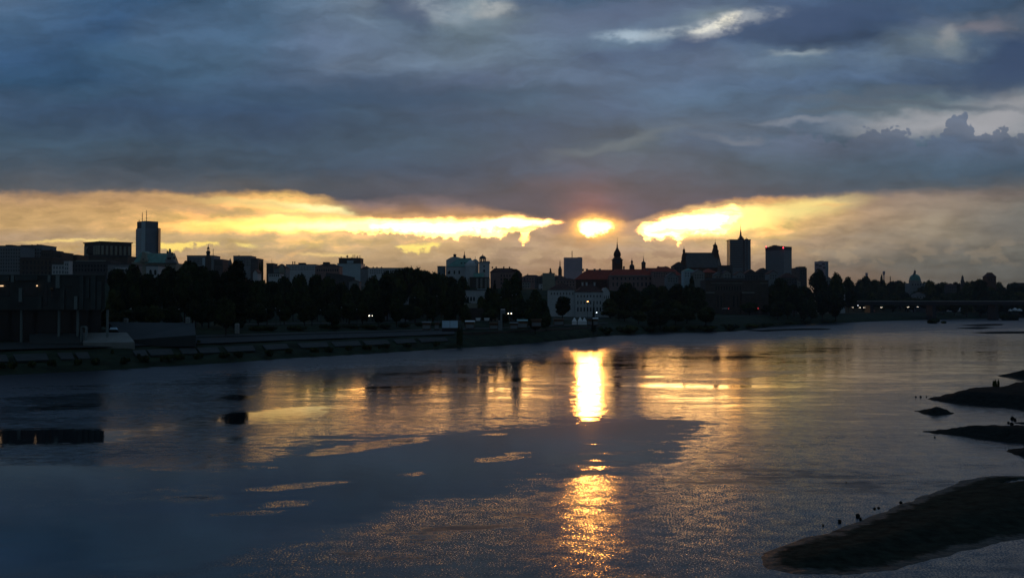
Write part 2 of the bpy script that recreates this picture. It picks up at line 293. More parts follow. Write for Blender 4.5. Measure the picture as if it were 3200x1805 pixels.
def ground_z(x, y):
    px = topx(x, y); s = y - shoreD(px)
    if s < 120: return interp(PROF, s)
    t = smooth((px - 1900) / 600)
    z0 = 7.0; zt = 26 * (1 - t) + 17 * t
    a = 190 * (1 - t) + 150 * t; c = 310 * (1 - t) + 560 * t
    return z0 + (zt - z0) * smooth((s - a) / (c - a))

# ------------------------------------------------------------------ materials
MATS = {}
def mat(name, col, rough=.85, var=.18, scale=.35, metal=0.0, bump=0.0, emit=None, spec=.3):
    if name in MATS: return MATS[name]
    m = bpy.data.materials.new(name); m.use_nodes = True; n = m.node_tree; q = NB(n)
    p = n.nodes['Principled BSDF']
    p.inputs['Roughness'].default_value = rough; p.inputs['Metallic'].default_value = metal
    p.inputs['Specular IOR Level'].default_value = spec
    if emit:
        p.inputs['Base Color'].default_value = tuple(col) + (1,)
        p.inputs['Emission Color'].default_value = tuple(emit[0]) + (1,); p.inputs['Emission Strength'].default_value = emit[1]
    else:
        t = n.nodes.new('ShaderNodeTexCoord'); g = n.nodes.new('ShaderNodeNewGeometry')
        nz = q.noise(t.outputs['Object'], scale, 4, .65, dim='3D')
        f = q.mr(nz, .32, .68, 1 - var, 1 + var, smooth=False)
        n.links.new(q.vmul(q.mix(0.0, tuple(col), tuple(col)), f), p.inputs['Base Color'])
        if bump:
            bn = n.nodes.new('ShaderNodeBump'); bn.inputs['Strength'].default_value = bump; bn.inputs['Distance'].default_value = .3
            n.links.new(nz, bn.inputs['Height']); n.links.new(bn.outputs[0], p.inputs['Normal'])
    MATS[name] = m; return m
def leafmat(name, col):
    m = bpy.data.materials.new(name); m.use_nodes = True; n = m.node_tree; q = NB(n)
    p = n.nodes['Principled BSDF']; oi = n.nodes.new('ShaderNodeObjectInfo')
    t = n.nodes.new('ShaderNodeTexCoord'); nz = q.noise(t.outputs['Object'], .5, 3, .6, dim='3D')
    f = q.mul(q.mr(nz, .3, .7, .55, 1.5), q.mr(oi.outputs['Random'], 0, 1, .65, 1.4, smooth=False))
    n.links.new(q.vmul(q.mix(oi.outputs['Random'], tuple(col), tuple(c * k for c, k in zip(col, (1.25, .95, .7)))), f), p.inputs['Base Color'])
    p.inputs['Roughness'].default_value = .8; p.inputs['Specular IOR Level'].default_value = .15
    MATS[name] = m; return m
M = lambda n: MATS[n]
mat('plaster_white', (.45, .48, .50), var=.1); mat('plaster_cream', (0.27, 0.27, 0.22), var=.12); mat('plaster_pink', (.24, .16, .15), var=.15)
mat('plaster_grey', (.19, .215, .23), var=.15); mat('plaster_dark', (0.07, 0.075, 0.08), var=.2); mat('concrete', (.24, .25, .25), var=.15)
mat('brick_dark', (.10, .055, .04), var=.2, scale=1.5); mat('stone_pale', (0.22, 0.23, 0.22), var=.15); mat('stone_brown', (0.075, 0.065, 0.055), var=.2)
mat('tile_red', (.30, .06, .04), var=.3, scale=.8); mat('tile_dark', (.07, .035, .03), var=.3, scale=.8); mat('roof_grey', (.09, .095, .10), var=.2)
mat('copper_green', (.11, .25, .22), rough=.6, var=.25); mat('metal_dark', (.04, .04, .045), rough=.45, metal=.4, var=.1)
mat('glass_dark', (.012, .016, .02), rough=.25, var=.1, spec=.5); mat('glass_tower', (.09, .125, .15), rough=.35, var=.1, spec=.5, scale=.1)
mat('facade_blue', (.14, .20, .25), rough=.6, var=.12, scale=.1); mat('facade_pale', (.36, .47, .52), rough=.6, var=.1, scale=.1); mat('facade_haze', (.46, .36, .41), rough=.7, var=.1, scale=.1)  # facade_haze: far towers' wall colour with the haze of distance mixed in
mat('panel_dark', (.035, .045, .045), rough=.6, var=.3, scale=.3); mat('panel_pale', (.16, .20, .20), rough=.6, var=.1)
mat('canvas_white', (.75, .78, .80), var=.06); mat('canvas_teal', (.30, .50, .52), var=.1); mat('screen_blue', (.55, .78, .95), rough=.6, var=.06)
mat('wood_brown', (.12, .07, .04), var=.3, scale=2); mat('bark', (.03, .022, .016), var=.3, scale=2); mat('rubber', (.01, .01, .01), var=.1)
mat('car_dark', (.03, .035, .05), rough=.3, var=.05, spec=.5); mat('car_silver', (.35, .36, .38), rough=.3, var=.05, metal=.3, spec=.5); mat('car_red', (.2, .02, .02), rough=.3, var=.05, spec=.5)
mat('head_lamp', (1, 1, 1), emit=((1, .85, .62), 8)); mat('tail_lamp', (1, 0, 0), emit=((1, .04, .05), 9)); mat('warm_lamp', (1, 1, 1), emit=((1, .42, .14), 6))
mat('dim_lamp', (1, 1, 1), emit=((1, .6, .3), 1.3)); mat('white_lamp', (1, 1, 1), emit=((.85, .95, 1), 6)); mat('red_lamp', (1, 0, 0), emit=((1, .03, .05), 10)); mat('sand', (.024, .031, .024), rough=.95, var=.45, scale=1.2, bump=.8, spec=.05)
mat('rock', (.018, .022, .020), rough=.95, var=.4, scale=2, bump=.6, spec=.03); mat('grass_bank', (.026, .038, .022), var=.5, scale=.2, bump=.8, spec=.05)
mat('path_stone', (.045, .052, .05), var=.2, scale=.4); mat('duck_brown', (.025, .018, .012), var=.3, scale=8); mat('gold', (.6, .4, .1), rough=.4, metal=.8, var=.1)
leafmat('leaf_dark', (.018, .035, .014)); leafmat('leaf_mid', (.03, .048, .018)); leafmat('leaf_needle', (.012, .028, .016))

# ------------------------------------------------------------------ mesh helpers
class MB:
    def __init__(s): s.v = []; s.f = []
    def quad(s, pts):
        k = len(s.v); s.v += [tuple(p) for p in pts]; s.f.append(tuple(range(k, k + len(pts)))); return s
    def box(s, x0, x1, y0, y1, z0, z1):
        return s.frust(x0, x1, y0, y1, z0, x0, x1, y0, y1, z1)
    def frust(s, x0, x1, y0, y1, z0, X0, X1, Y0, Y1, z1):
        k = len(s.v)
        s.v += [(x0, y0, z0), (x1, y0, z0), (x1, y1, z0), (x0, y1, z0), (X0, Y0, z1), (X1, Y0, z1), (X1, Y1, z1), (X0, Y1, z1)]
        s.f += [tuple(k + i for i in q) for q in ((3, 2, 1, 0), (4, 5, 6, 7), (0, 1, 5, 4), (1, 2, 6, 5), (2, 3, 7, 6), (3, 0, 4, 7))]
        return s
    def prism(s, poly, y0, y1):
        """poly in (x,z), extruded along y"""
        k = len(s.v); n = len(poly)
        s.v += [(x, y0, z) for x, z in poly] + [(x, y1, z) for x, z in poly]
        s.f += [tuple(k + i for i in range(n)), tuple(k + n + i for i in reversed(range(n)))]
        s.f += [(k + i, k + n + i, k + n + (i + 1) % n, k + (i + 1) % n) for i in range(n)]
        return s
    def prismx(s, poly, x0, x1):
        k = len(s.v); n = len(poly)
        s.v += [(x0, y, z) for y, z in poly] + [(x1, y, z) for y, z in poly]
        s.f += [tuple(k + i for i in reversed(range(n))), tuple(k + n + i for i in range(n))]
        s.f += [(k + i, k + (i + 1) % n, k + n + (i + 1) % n, k + n + i) for i in range(n)]
        return s
    def lathe(s, prof, cx=0, cy=0, n=12, a0=0.0):
        k = len(s.v)
        for r, z in prof:
            for i in range(n):
                a = a0 + 2 * pi * i / n; s.v.append((cx + r * cos(a), cy + r * sin(a), z))
        for j in range(len(prof) - 1):
            for i in range(n):
                a, c = k + j * n + i, k + j * n + (i + 1) % n
                s.f.append((a, c, c + n, a + n))
        s.f.append(tuple(k + i for i in reversed(range(n)))); s.f.append(tuple(k + (len(prof) - 1) * n + i for i in range(n)))
        return s
    def tube(s, p, q, r0, r1=None, n=6):
        r1 = r0 if r1 is None else r1
        p, q = Vector(p), Vector(q); d = (q - p).normalized(); u = d.orthogonal().normalized(); w = d.cross(u); k = len(s.v)
        for c, r in ((p, r0), (q, r1)):
            for i in range(n):
                a = 2 * pi * i / n; s.v.append(tuple(c + u * (r * cos(a)) + w * (r * sin(a))))
        s.f += [(k + i, k + (i + 1) % n, k + n + (i + 1) % n, k + n + i) for i in range(n)]
        s.f += [tuple(k + i for i in reversed(range(n))), tuple(k + n + i for i in range(n))]
        return s
    def hip(s, x0, x1, y0, y1, z0, z1, ridge=None, o=.4):
        x0 -= o; x1 += o; y0 -= o; y1 += o
        h = min((y1 - y0) / 2, (x1 - x0) / 2) if ridge is None else ridge
        k = len(s.v); ym = (y0 + y1) / 2
        s.v += [(x0, y0, z0), (x1, y0, z0), (x1, y1, z0), (x0, y1, z0), (x0 + h, ym, z1), (x1 - h, ym, z1)]
        s.f += [tuple(k + i for i in q) for q in ((3, 2, 1, 0), (0, 1, 5, 4), (1, 2, 5), (2, 3, 4, 5), (3, 0, 4))]
        return s
    def mesh(s, name, m, smooth=False):
        me = bpy.data.meshes.new(name); me.from_pydata(s.v, [], s.f); me.materials.append(MATS[m] if isinstance(m, str) else m)
        me.validate(); me.update()
        if smooth: me.shade_smooth()
        return me
    def build(s, name, m, parent=None, smooth=False):
        o = bpy.data.objects.new(name, s.mesh(name, m, smooth)); C.objects.link(o); o.parent = parent; return o
def thing(name, label, cat, loc, rz=0.0, group=None):
    o = bpy.data.objects.new(name, None); C.objects.link(o); o.location = loc; o.rotation_euler = (0, 0, rz); o.empty_display_size = 1
    o['label'] = label; o['category'] = cat
    if group: o['group'] = group
    return o
def tag(o, label, cat, group=None):
    o['label'] = label; o['category'] = cat
    if group: o['group'] = group
    return o
def struct(o): o['kind'] = 'structure'; return o
def child(name, me, parent, loc=(0, 0, 0), rz=0, sc=(1, 1, 1)):
    o = bpy.data.objects.new(name, me); C.objects.link(o); o.parent = parent; o.location = loc; o.rotation_euler = (0, 0, rz); o.scale = sc; return o
def copy_thing(src, loc, rz, label, sc=None):
    c = src.copy(); C.objects.link(c); c.location = loc; c.rotation_euler = (0, 0, rz); c['label'] = label
    if sc: c.scale = sc
    for ch in src.children:
        d = ch.copy(); C.objects.link(d); d.parent = c
        for g in ch.children:
            e = g.copy(); C.objects.link(e); e.parent = d
    return c
ORD = ['leftmost', 'second', 'third', 'fourth', 'fifth', 'sixth', 'seventh', 'eighth', 'ninth', 'tenth', 'eleventh', 'twelfth', 'thirteenth', 'fourteenth', 'fifteenth', 'sixteenth', 'seventeenth', 'eighteenth', 'nineteenth', 'twentieth']
ORD += ['twenty-' + o for o in ['first', 'second', 'third', 'fourth', 'fifth', 'sixth', 'seventh', 'eighth', 'ninth']] + ['thirtieth'] + ['thirty-' + o for o in ['first', 'second', 'third', 'fourth', 'fifth', 'sixth', 'seventh', 'eighth', 'ninth']] + ['fortieth']

# ------------------------------------------------------------------ land
def build_land():
    pxs = list(range(-1600, 4301, 20))
    offs = [-40, -8, 0, 1.5, 3, 5, 8, 11, 14, 17, 20, 26, 32, 38, 45, 60, 90, 120, 160, 200, 230, 260, 290, 320, 380, 450, 550, 700, 1000, 2000, 5000, 14000]
    v = []; f = []
    for j, s_ in enumerate(offs):
        for i, px in enumerate(pxs):
            D = shoreD(px) + s_; x = (px - 1600) / F * D
            z = ground_z(x, D)
            if 0 < s_ < 50:
                z += .35 * mnoise.noise(Vector((x * .12, D * .12, 0))) * min(1, s_ / 5)
                if s_ < 6: z += .25 * mnoise.noise(Vector((x * .6, D * .6, 3)))
            if s_ == 0: z = -.05 + .2 * mnoise.noise(Vector((x * .3, D * .3, 9)))
            v.append((x, D, z))
    n = len(pxs)
    for j in range(len(offs) - 1):
        for i in range(n - 1):
            a = j * n + i; f.append((a, a + 1, a + n + 1, a + n))
    m = MB(); m.v = v; m.f = f
    o = m.build('ground', 'grass_bank', smooth=True); struct(o)
    return o
build_land()
def strip(name, m, s0, s1, px0, px1, lift, step=20, kind='structure'):
    """a ribbon laid on the bank between two offsets from the waterline"""
    q = MB(); prev = None; x = px0
    while x <= px1:
        row = []
        for s_ in (s0, (s0 + s1) / 2, s1):
            D = shoreD(x) + s_; X = (x - 1600) / F * D; row.append((X, D, ground_z(X, D) + lift))
        k = len(q.v); q.v += row
        if prev is not None: q.f += [(prev, k, k + 1, prev + 1), (prev + 1, k + 1, k + 2, prev + 2)]
        prev = k; x += step
    o = q.build(name, m); struct(o); return o
mat('quay_stone', (.035, .042, .044), var=.3, scale=.5, bump=.3)
strip('promenade', 'quay_stone', 20, 33, -800, 1430, .40)
strip('kerb', 'path_stone', 33.0, 33.9, -800, 1880, .50)
strip('riverside_path', 'path_stone', 37, 41, 520, 1900, .35)
strip('road', 'path_stone', 92, 104, 700, 3900, .10)
# pale stone revetment slabs between the weeds
slabs = [(-60, 20), (42, 145), (180, 225), (235, 275), (415, 455), (460, 535), (560, 610), (615, 680), (700, 790), (820, 895), (930, 1020), (1035, 1120), (1133, 1210), (1228, 1292), (1305, 1392)]
for i, (a, c) in enumerate(slabs):
    q = MB(); rows_ = []
    n = 6
    for k in range(n + 1):
        px = a + (c - a) * k / n
        for s_, o_ in ((7.5, 14), (10.5, 7), (13.5, 0)):
            p2 = px + o_ * (1 if k == 0 else .7 if k == n else .85)
            D = shoreD(p2) + s_; X = (p2 - 1600) / F * D; q.v.append((X, D, ground_z(X, D) + .38))
    for k in range(n):
        for r in range(2):
            A = k * 3 + r; q.f.append((A, A + 3, A + 4, A + 1))
    o = q.build('revetment_slab', 'path_stone')
    tag(o, '%s of the pale sloping stone slabs along the weedy river bank' % ORD[i] + ('' if i else ' and nearest the picture edge'), 'stone slab', 'stone slabs on the left bank')
    so = o.modifiers.new('thick', 'SOLIDIFY'); so.thickness = .3

# ------------------------------------------------------------------ water
def inpoly(x, y, P):
    c = False; j = len(P) - 1
    for i in range(len(P)):
        if (P[i][1] > y) != (P[j][1] > y) and x < (P[j][0] - P[i][0]) * (y - P[i][1]) / (P[j][1] - P[i][1]) + P[i][0]: c = not c
        j = i
    return c
def ell(x, y, cx, cy, rx, ry, rot=0):
    a = radians(rot); u = ((x - cx) * cos(a) + (y - cy) * sin(a)) / rx; w = ((y - cy) * cos(a) - (x - cx) * sin(a)) / ry
    return max(0, 1 - (u * u + w * w))
def ripple(X, Y):
    """how wind-roughened the river is at a place: 0 glassy, 1 ruffled"""
    if Y < 5: return .5
    px = topx(X, Y); py = HZ + CAMZ * F / Y
    sy = interp(SHORE, px)
    r = .34                                                 # mid river, lightly ruffled
    r += .85 * (1 - smooth((py - sy - 8) / interp([(0, 150), (800, 90), (1500, 60), (3200, 90)], px)))      # the current along the far bank
    if px < 1000:
        k = smooth((1000 - px) / 350); r = r * (1 - k) + max(.80, r) * k
        yc = interp([(-600, 1420), (0, 1368), (340, 1362), (700, 1310), (1000, 1290)], px)
        hw = interp([(-600, 44), (0, 40), (200, 36), (340, 28), (700, 26), (1000, 24)], px)
        r -= .95 * max(0, 1 - ((py - yc) / hw) ** 2) * (1 if px < 380 or 690 < px else .45)
        r -= .5 * ell(px, py, 735, 1375, 70, 16) + .5 * ell(px, py, 120, 1420, 260, 9, -3) + .5 * ell(px, py, 740, 1240, 70, 10) + .4 * ell(px, py, 170, 1272, 220, 12, -4) + .4 * ell(px, py, 60, 1310, 150, 7, 2)
    # slack blue tongue in mid river
    low = interp([(-800, 1900), (640, 1790), (800, 1740), (1100, 1662), (1270, 1577), (1680, 1510), (2110, 1450), (2150, 1398), (2320, 1322)], px)
    up = interp([(-800, 1400), (640, 1450), (900, 1420), (1250, 1352), (1500, 1330), (1750, 1312), (2100, 1292), (2310, 1312)], px)
    t = smooth((py - up + 16) / 60) * smooth((low - py + 20) / 100) * smooth((2330 - px) / 160)
    
    r = r * (1 - t) + .02 * t
    if px < 700: r = max(r, .16 * smooth((py - 1450) / 100))
    # cat's paws inside the tongue
    for e in [(940, 1515, 170, 10, -5), (1275, 1376, 60, 6, 2), (1150, 1392, 200, 14, -8), (1560, 1432, 90, 9, -5), (1620, 1415, 50, 5, -2), (900, 1570, 100, 12, -3), (1075, 1523, 26, 8, -6), (1290, 1478, 45, 6, -4), (780, 1600, 130, 8, -3), (1560, 1356, 40, 4, 0), (620, 1550, 60, 8, 0)]:
        r += .8 * ell(px, py, *e) ** .5
    # open ruffled water nearer the bridge
    if py > low: r = .36 + .34 * smooth((py - low) / 60)
    if px > 2310: r = max(r, .34 + .34 * smooth((px - 2310) / 300) * smooth((py - 1180) / 120))
    r += .5 * ell(px, py, 2330, 1168, 260, 12, -2) + .35 * ell(px, py, 2150, 1190, 260, 8, 2) + .4 * ell(px, py, 2540, 1110, 160, 9)
    return max(-.3, min(1.3, r))
def build_water():
    xs = []; x = 0.0; st = 1.2
    while x < 2200: xs.append(x); x += st; st *= 1.012 if x < 60 else 1.03
    xs = sorted(set([-a for a in xs] + xs))
    ys = [-60.0, -10.0, 10.0]; y = 24.0
    while y < 1500: ys.append(y); y *= 1.0125
    v = [(X, Y, 0) for Y in ys for X in xs]; n = len(xs)
    f = [(j * n + i, j * n + i + 1, j * n + n + i + 1, j * n + n + i) for j in range(len(ys) - 1) for i in range(n - 1)]
    me = bpy.data.meshes.new('river_water'); me.from_pydata(v, [], f)
    at_ = me.attributes.new('ripple', 'FLOAT', 'POINT'); at_.data.foreach_set('value', [ripple(X, Y) for X, Y, _ in v])
    m = bpy.data.materials.new('river_water'); m.use_nodes = True; n_ = m.node_tree; q = NB(n_)
    p = n_.nodes['Principled BSDF']
    p.inputs['Base Color'].default_value = (.006, .012, .018, 1); p.inputs['IOR'].default_value = 1.333
    g = n_.nodes.new('ShaderNodeNewGeometry'); a = n_.nodes.new('ShaderNodeAttribute'); a.attribute_name = 'ripple'
    px, py, pz = q.sep(g.outputs['Position'])
    # patches drift along the river: long in x, short in y
    pv = q.xyz(q.mul(px, .030), q.mul(py, .085)); n1 = q.noise(pv, 1.0, 5, .62, .3)
    pv2 = q.xyz(q.mul(px, .25), q.mul(py, .55)); n2 = q.noise(pv2, 1.0, 3, .6)
    n4 = q.noise(q.xyz(q.mul(px, .9), q.mul(py, 2.2)), 1.0, 3, .65)
    n3 = q.noise(q.xyz(q.mul(px, .055), q.mul(py, .42)), 1.0, 4, .65)
    rr = q.add(a.outputs['Fac'], q.add(q.mul(q.sub(n1, .5), .95), q.add(q.mul(q.sub(n2, .5), .55), q.add(q.mul(q.sub(n3, .5), .55), q.mul(q.sub(n4, .5), .38)))))
    r = q.mr(rr, .09, .68)
    c1 = q.noise(q.xyz(q.mul(px, 9.0), q.mul(py, 8.0)), 1.0, 2, .65, color=True)
    c2 = q.noise(q.xyz(q.mul(px, .8), q.mul(py, 1.0)), 1.0, 2, .5, color=True)
    a1, b1, _ = q.sep(c1); a2, b2, _ = q.sep(c2)
    amp = q.mr(r, 0, 1, WCALM[0], WROUGH[0], smooth=False); amp2 = q.mr(r, 0, 1, WCALM[1], WROUGH[1], smooth=False)
    sx = q.add(q.mul(q.sub(a1, .5), amp), q.mul(q.sub(a2, .5), amp2)); sy = q.add(q.mul(q.sub(b1, .5), amp), q.mul(q.sub(b2, .5), amp2))
    vn = n_.nodes.new('ShaderNodeVectorMath'); vn.operation = 'NORMALIZE'; n_.links.new(q.xyz(sx, sy, 1.0), vn.inputs[0])
    n_.links.new(vn.outputs[0], p.inputs['Normal'])
    n_.links.new(q.add(q.mr(r, 0, 1, WCALM[2], WROUGH[2], smooth=False), q.mr(rr, .70, 1.12, 0.0, .26)), p.inputs['Roughness'])
    me.materials.append(m); o = bpy.data.objects.new('water', me); C.objects.link(o); struct(o)
WCALM = (.022, .007, .03); WROUGH = (.36, .11, .15)
build_water()
# river bed under everything (continues the ground sheet to the viewer's side)
q = MB(); q.quad([(-2500, -80, -4), (2500, -80, -4), (2500, 1400, -4), (-2500, 1400, -4)]); struct(q.build('riverbed', 'sand'))

# ------------------------------------------------------------------ sandbank and islets
def islet(name, label, cat, outline, h, m, step, edge=6.0, hole=None, rough=.1, grp=None):
    P = [tuple(on_z(px, py)[:2]) for px, py in outline]
    x0, x1 = min(p[0] for p in P), max(p[0] for p in P); y0, y1 = min(p[1] for p in P), max(p[1] for p in P)
    o = MB(); nx = int((x1 - x0 + 2 * step) / step) + 1; ny = int((y1 - y0 + 2 * step) / step) + 1
    def segd(x, y):
        d = 1e9
        for (ax, ay), (bx, by) in zip(P, P[1:] + P[:1]):
            dx_, dy_ = bx - ax, by - ay; t = max(0, min(1, ((x - ax) * dx_ + (y - ay) * dy_) / (dx_ * dx_ + dy_ * dy_ + 1e-9)))
            d = min(d, sqrt((x - ax - t * dx_) ** 2 + (y - ay - t * dy_) ** 2))
        return d
    for j in range(ny + 1):
        for i in range(nx + 1):
            x = x0 - step + i * step; y = y0 - step + j * step
            sd_ = segd(x, y) * (1 if inpoly(x, y, P) else -1)
            sd_ += rough * 2.0 * mnoise.noise(Vector((x * .5, y * .5, 1))) + rough * mnoise.noise(Vector((x * 1.7, y * 1.7, 2)))
            z = h * smooth(sd_ / edge) if sd_ > 0 else max(-1.5, sd_ * .15)
            if sd_ > 0: z += rough * h * .6 * max(0, mnoise.noise(Vector((x * .9, y * .9, 5)))) + .012
            if hole:
                hp = ell(topx(x, y), HZ + CAMZ * F / y, *hole)
                if hp > 0: z -= h * 2.2 * hp
            o.v.append((x, y, z))
    w = nx + 1
    for j in range(ny):
        for i in range(nx):
            a = j * w + i; o.f.append((a, a + 1, a + w + 1, a + w))
    # keep only what is near the outline
    keep = [fc for fc in o.f if max(o.v[k][2] for k in fc) > -.4]; o.f = keep
    ob = o.build(name, m, smooth=True); return ob
sb = islet('sandbank', '', '', [(2375,1742),(2400,1722),(2480,1690),(2600,1660),(2750,1602),(2870,1556),(2960,1522),(2990,1508),(3010,1500),(3060,1490),(3150,1484),(3200,1486),(3400,1490),(3500,1600),(3300,1668),(3200,1680),(3100,1702),(3000,1722),(2900,1752),(2780,1780),(2640,1797),(2500,1795),(2400,1776)], .42, 'sand', .35, 5.0, hole=(3165, 1505, 42, 9, -8), rough=.12)
struct(sb); sb.name = 'sandbank'
def wet_shore(mn):
    n = MATS[mn].node_tree; q = NB(n); p = n.nodes['Principled BSDF']; g = n.nodes.new('ShaderNodeNewGeometry'); z = q.sep(g.outputs['Position'])
    wob = q.noise(g.outputs['Position'], .9, 3, .6, dim='3D'); zz_ = q.add(z[2], q.mul(q.sub(wob, .5), .12))
    n.links.new(q.mr(zz_, .02, .06, .55, .95), p.inputs['Roughness']); n.links.new(q.mr(zz_, .02, .06, .22, .02), p.inputs['Specular IOR Level'])
wet_shore('sand')
isl = [('rocky_spit', 'dark rocky spit with a bush on top reaching in from the right edge', [(2902,1246),(2960,1230),(3000,1227),(3060,1226),(3085,1219),(3110,1212),(3150,1205),(3200,1202),(3400,1196),(3400,1285),(3200,1281),(3100,1268),(3000,1262),(2935,1256)], 1.3, .8, 5),
       ('rocky_spit', 'highest and farthest thin spit of land at the right edge', [(3117,1173),(3150,1167),(3200,1161),(3400,1150),(3400,1180),(3200,1181),(3160,1180)], 1.2, .9, 5),
       ('stony_islet', 'small separate dark islet below the tip of the bushy spit', [(2867,1284),(2885,1281),(2930,1281),(2960,1285),(2982,1290),(2965,1296),(2920,1296),(2885,1294)], .7, .5, 2.5),
       ('rocky_spit', 'long narrow dark spit below the small islet', [(2890,1348),(2930,1342),(2990,1340),(3050,1342),(3120,1340),(3200,1336),(3400,1330),(3400,1398),(3200,1386),(3120,1378),(3050,1370),(2960,1358)], .9, .5, 4),
       ('stony_islet', 'small black rocky point just above the sandbank at the right edge', [(3150,1411),(3165,1405),(3200,1403),(3300,1402),(3300,1428),(3200,1425),(3175,1420)], .6, .35, 2),
       ('stony_islet', 'tiny flat stony shoal between the two larger spits at the edge', [(3162,1322),(3185,1319),(3260,1318),(3260,1326),(3190,1325)], .25, .35, 1.5)]
for nm, lb, ol, h, stp, ed in isl:
    tag(islet(nm, lb, '', ol, h, 'rock', stp, ed, rough=.35), lb, 'rocky spit' if 'spit' in nm else 'islet')
for lb, ol in [('low dark mud bar off the far bank left of the bridge reflection', [(2330,1033),(2400,1030),(2500,1026),(2600,1027),(2590,1030),(2460,1032),(2390,1036)]),
               ('dark mud bar in the shallows below the right end of the bridge', [(3030,1039),(3090,1037),(3200,1036),(3300,1036),(3300,1041),(3160,1042),(3080,1042)]),
               ('thin mud bar nearest the far bank under the bridge', [(3000,1016),(3060,1013),(3140,1012),(3130,1016),(3060,1019)]),
               ('short mud bar just right of the bushy point under the bridge', [(2985,1025),(3040,1022),(3110,1023),(3060,1028)])]:
    tag(islet('mud_bar', lb, '', ol, .35, 'rock', 2.0, 4, rough=.5), lb, 'mud bar', 'mud bars in the far shallows')

def rock_mesh(seed, name='boulder', m='rock'):
    import bmesh
    bm = bmesh.new(); bmesh.ops.create_icosphere(bm, subdivisions=3, radius=1)
    for v in bm.verts:
        v.co *= 1 + .35 * mnoise.noise(v.co * 1.3 + Vector((seed, 0, 0))) + .12 * mnoise.noise(v.co * 4 + Vector((0, seed, 0)))
        v.co.z *= .75
    me = bpy.data.meshes.new(name); bm.to_mesh(me); bm.free(); me.materials.append(MATS[m]); me.shade_smooth(); return me
rk = [rock_mesh(i * 7.3) for i in range(4)]
for px, py, wpx, lb in [(2572, 1641, 6, 'small lone stone in the water, farthest left of those off the sandbank'), (2624, 1630, 11, 'round black stone in the water beside the sandbank'),
        (2681, 1613, 13, 'largest black stone at the sandbank edge with a smaller one leaning on it'), (2689, 1622, 9, 'low stone leaning against the largest black stone at the sandbank edge'),
        (2733, 1606, 9, 'left one of a pair of dark stones on the sandbank edge'), (2746, 1604, 9, 'right one of a pair of dark stones on the sandbank edge'),
        (2815, 1586, 9, 'single dark stone on the upper edge of the sandbank, right of the pair'), (2645, 1507, 4, 'tiny dark stone alone in open water above the sandbank'),
        (3151, 1321, 7, 'round stone in the water near the right edge above the long spit'), (3163, 1309, 11, 'flat dark stone in the water left of the tiny shoal'), (3172, 1313, 9, 'dark stone touching the flat stone near the right edge'),
        (2862, 1240, 5, 'leftmost low stone in the row off the bushy spit'), (2877, 1240, 6, 'second low stone in the row off the bushy spit'), (2895, 1240, 4, 'low stone nearest the tip of the bushy spit'),
        (3162, 1337, 12, 'dark boulder sitting on top of the long narrow spit'), (2921, 1366, 5, 'little stone in the water under the tip of the long spit')]:
    p = on_z(px, py); r = wpx / F * p.y / 2
    o = bpy.data.objects.new('boulder', rk[(px + py) % 4]); C.objects.link(o); o.location = (p.x, p.y, r * .55 + (.3 if 'on top' in lb or 'on the' in lb else 0)); o.scale = (r, r, r * 1.3); o.rotation_euler = (0, 0, px)
    tag(o, lb, 'stone', 'dark stones in the shallows')

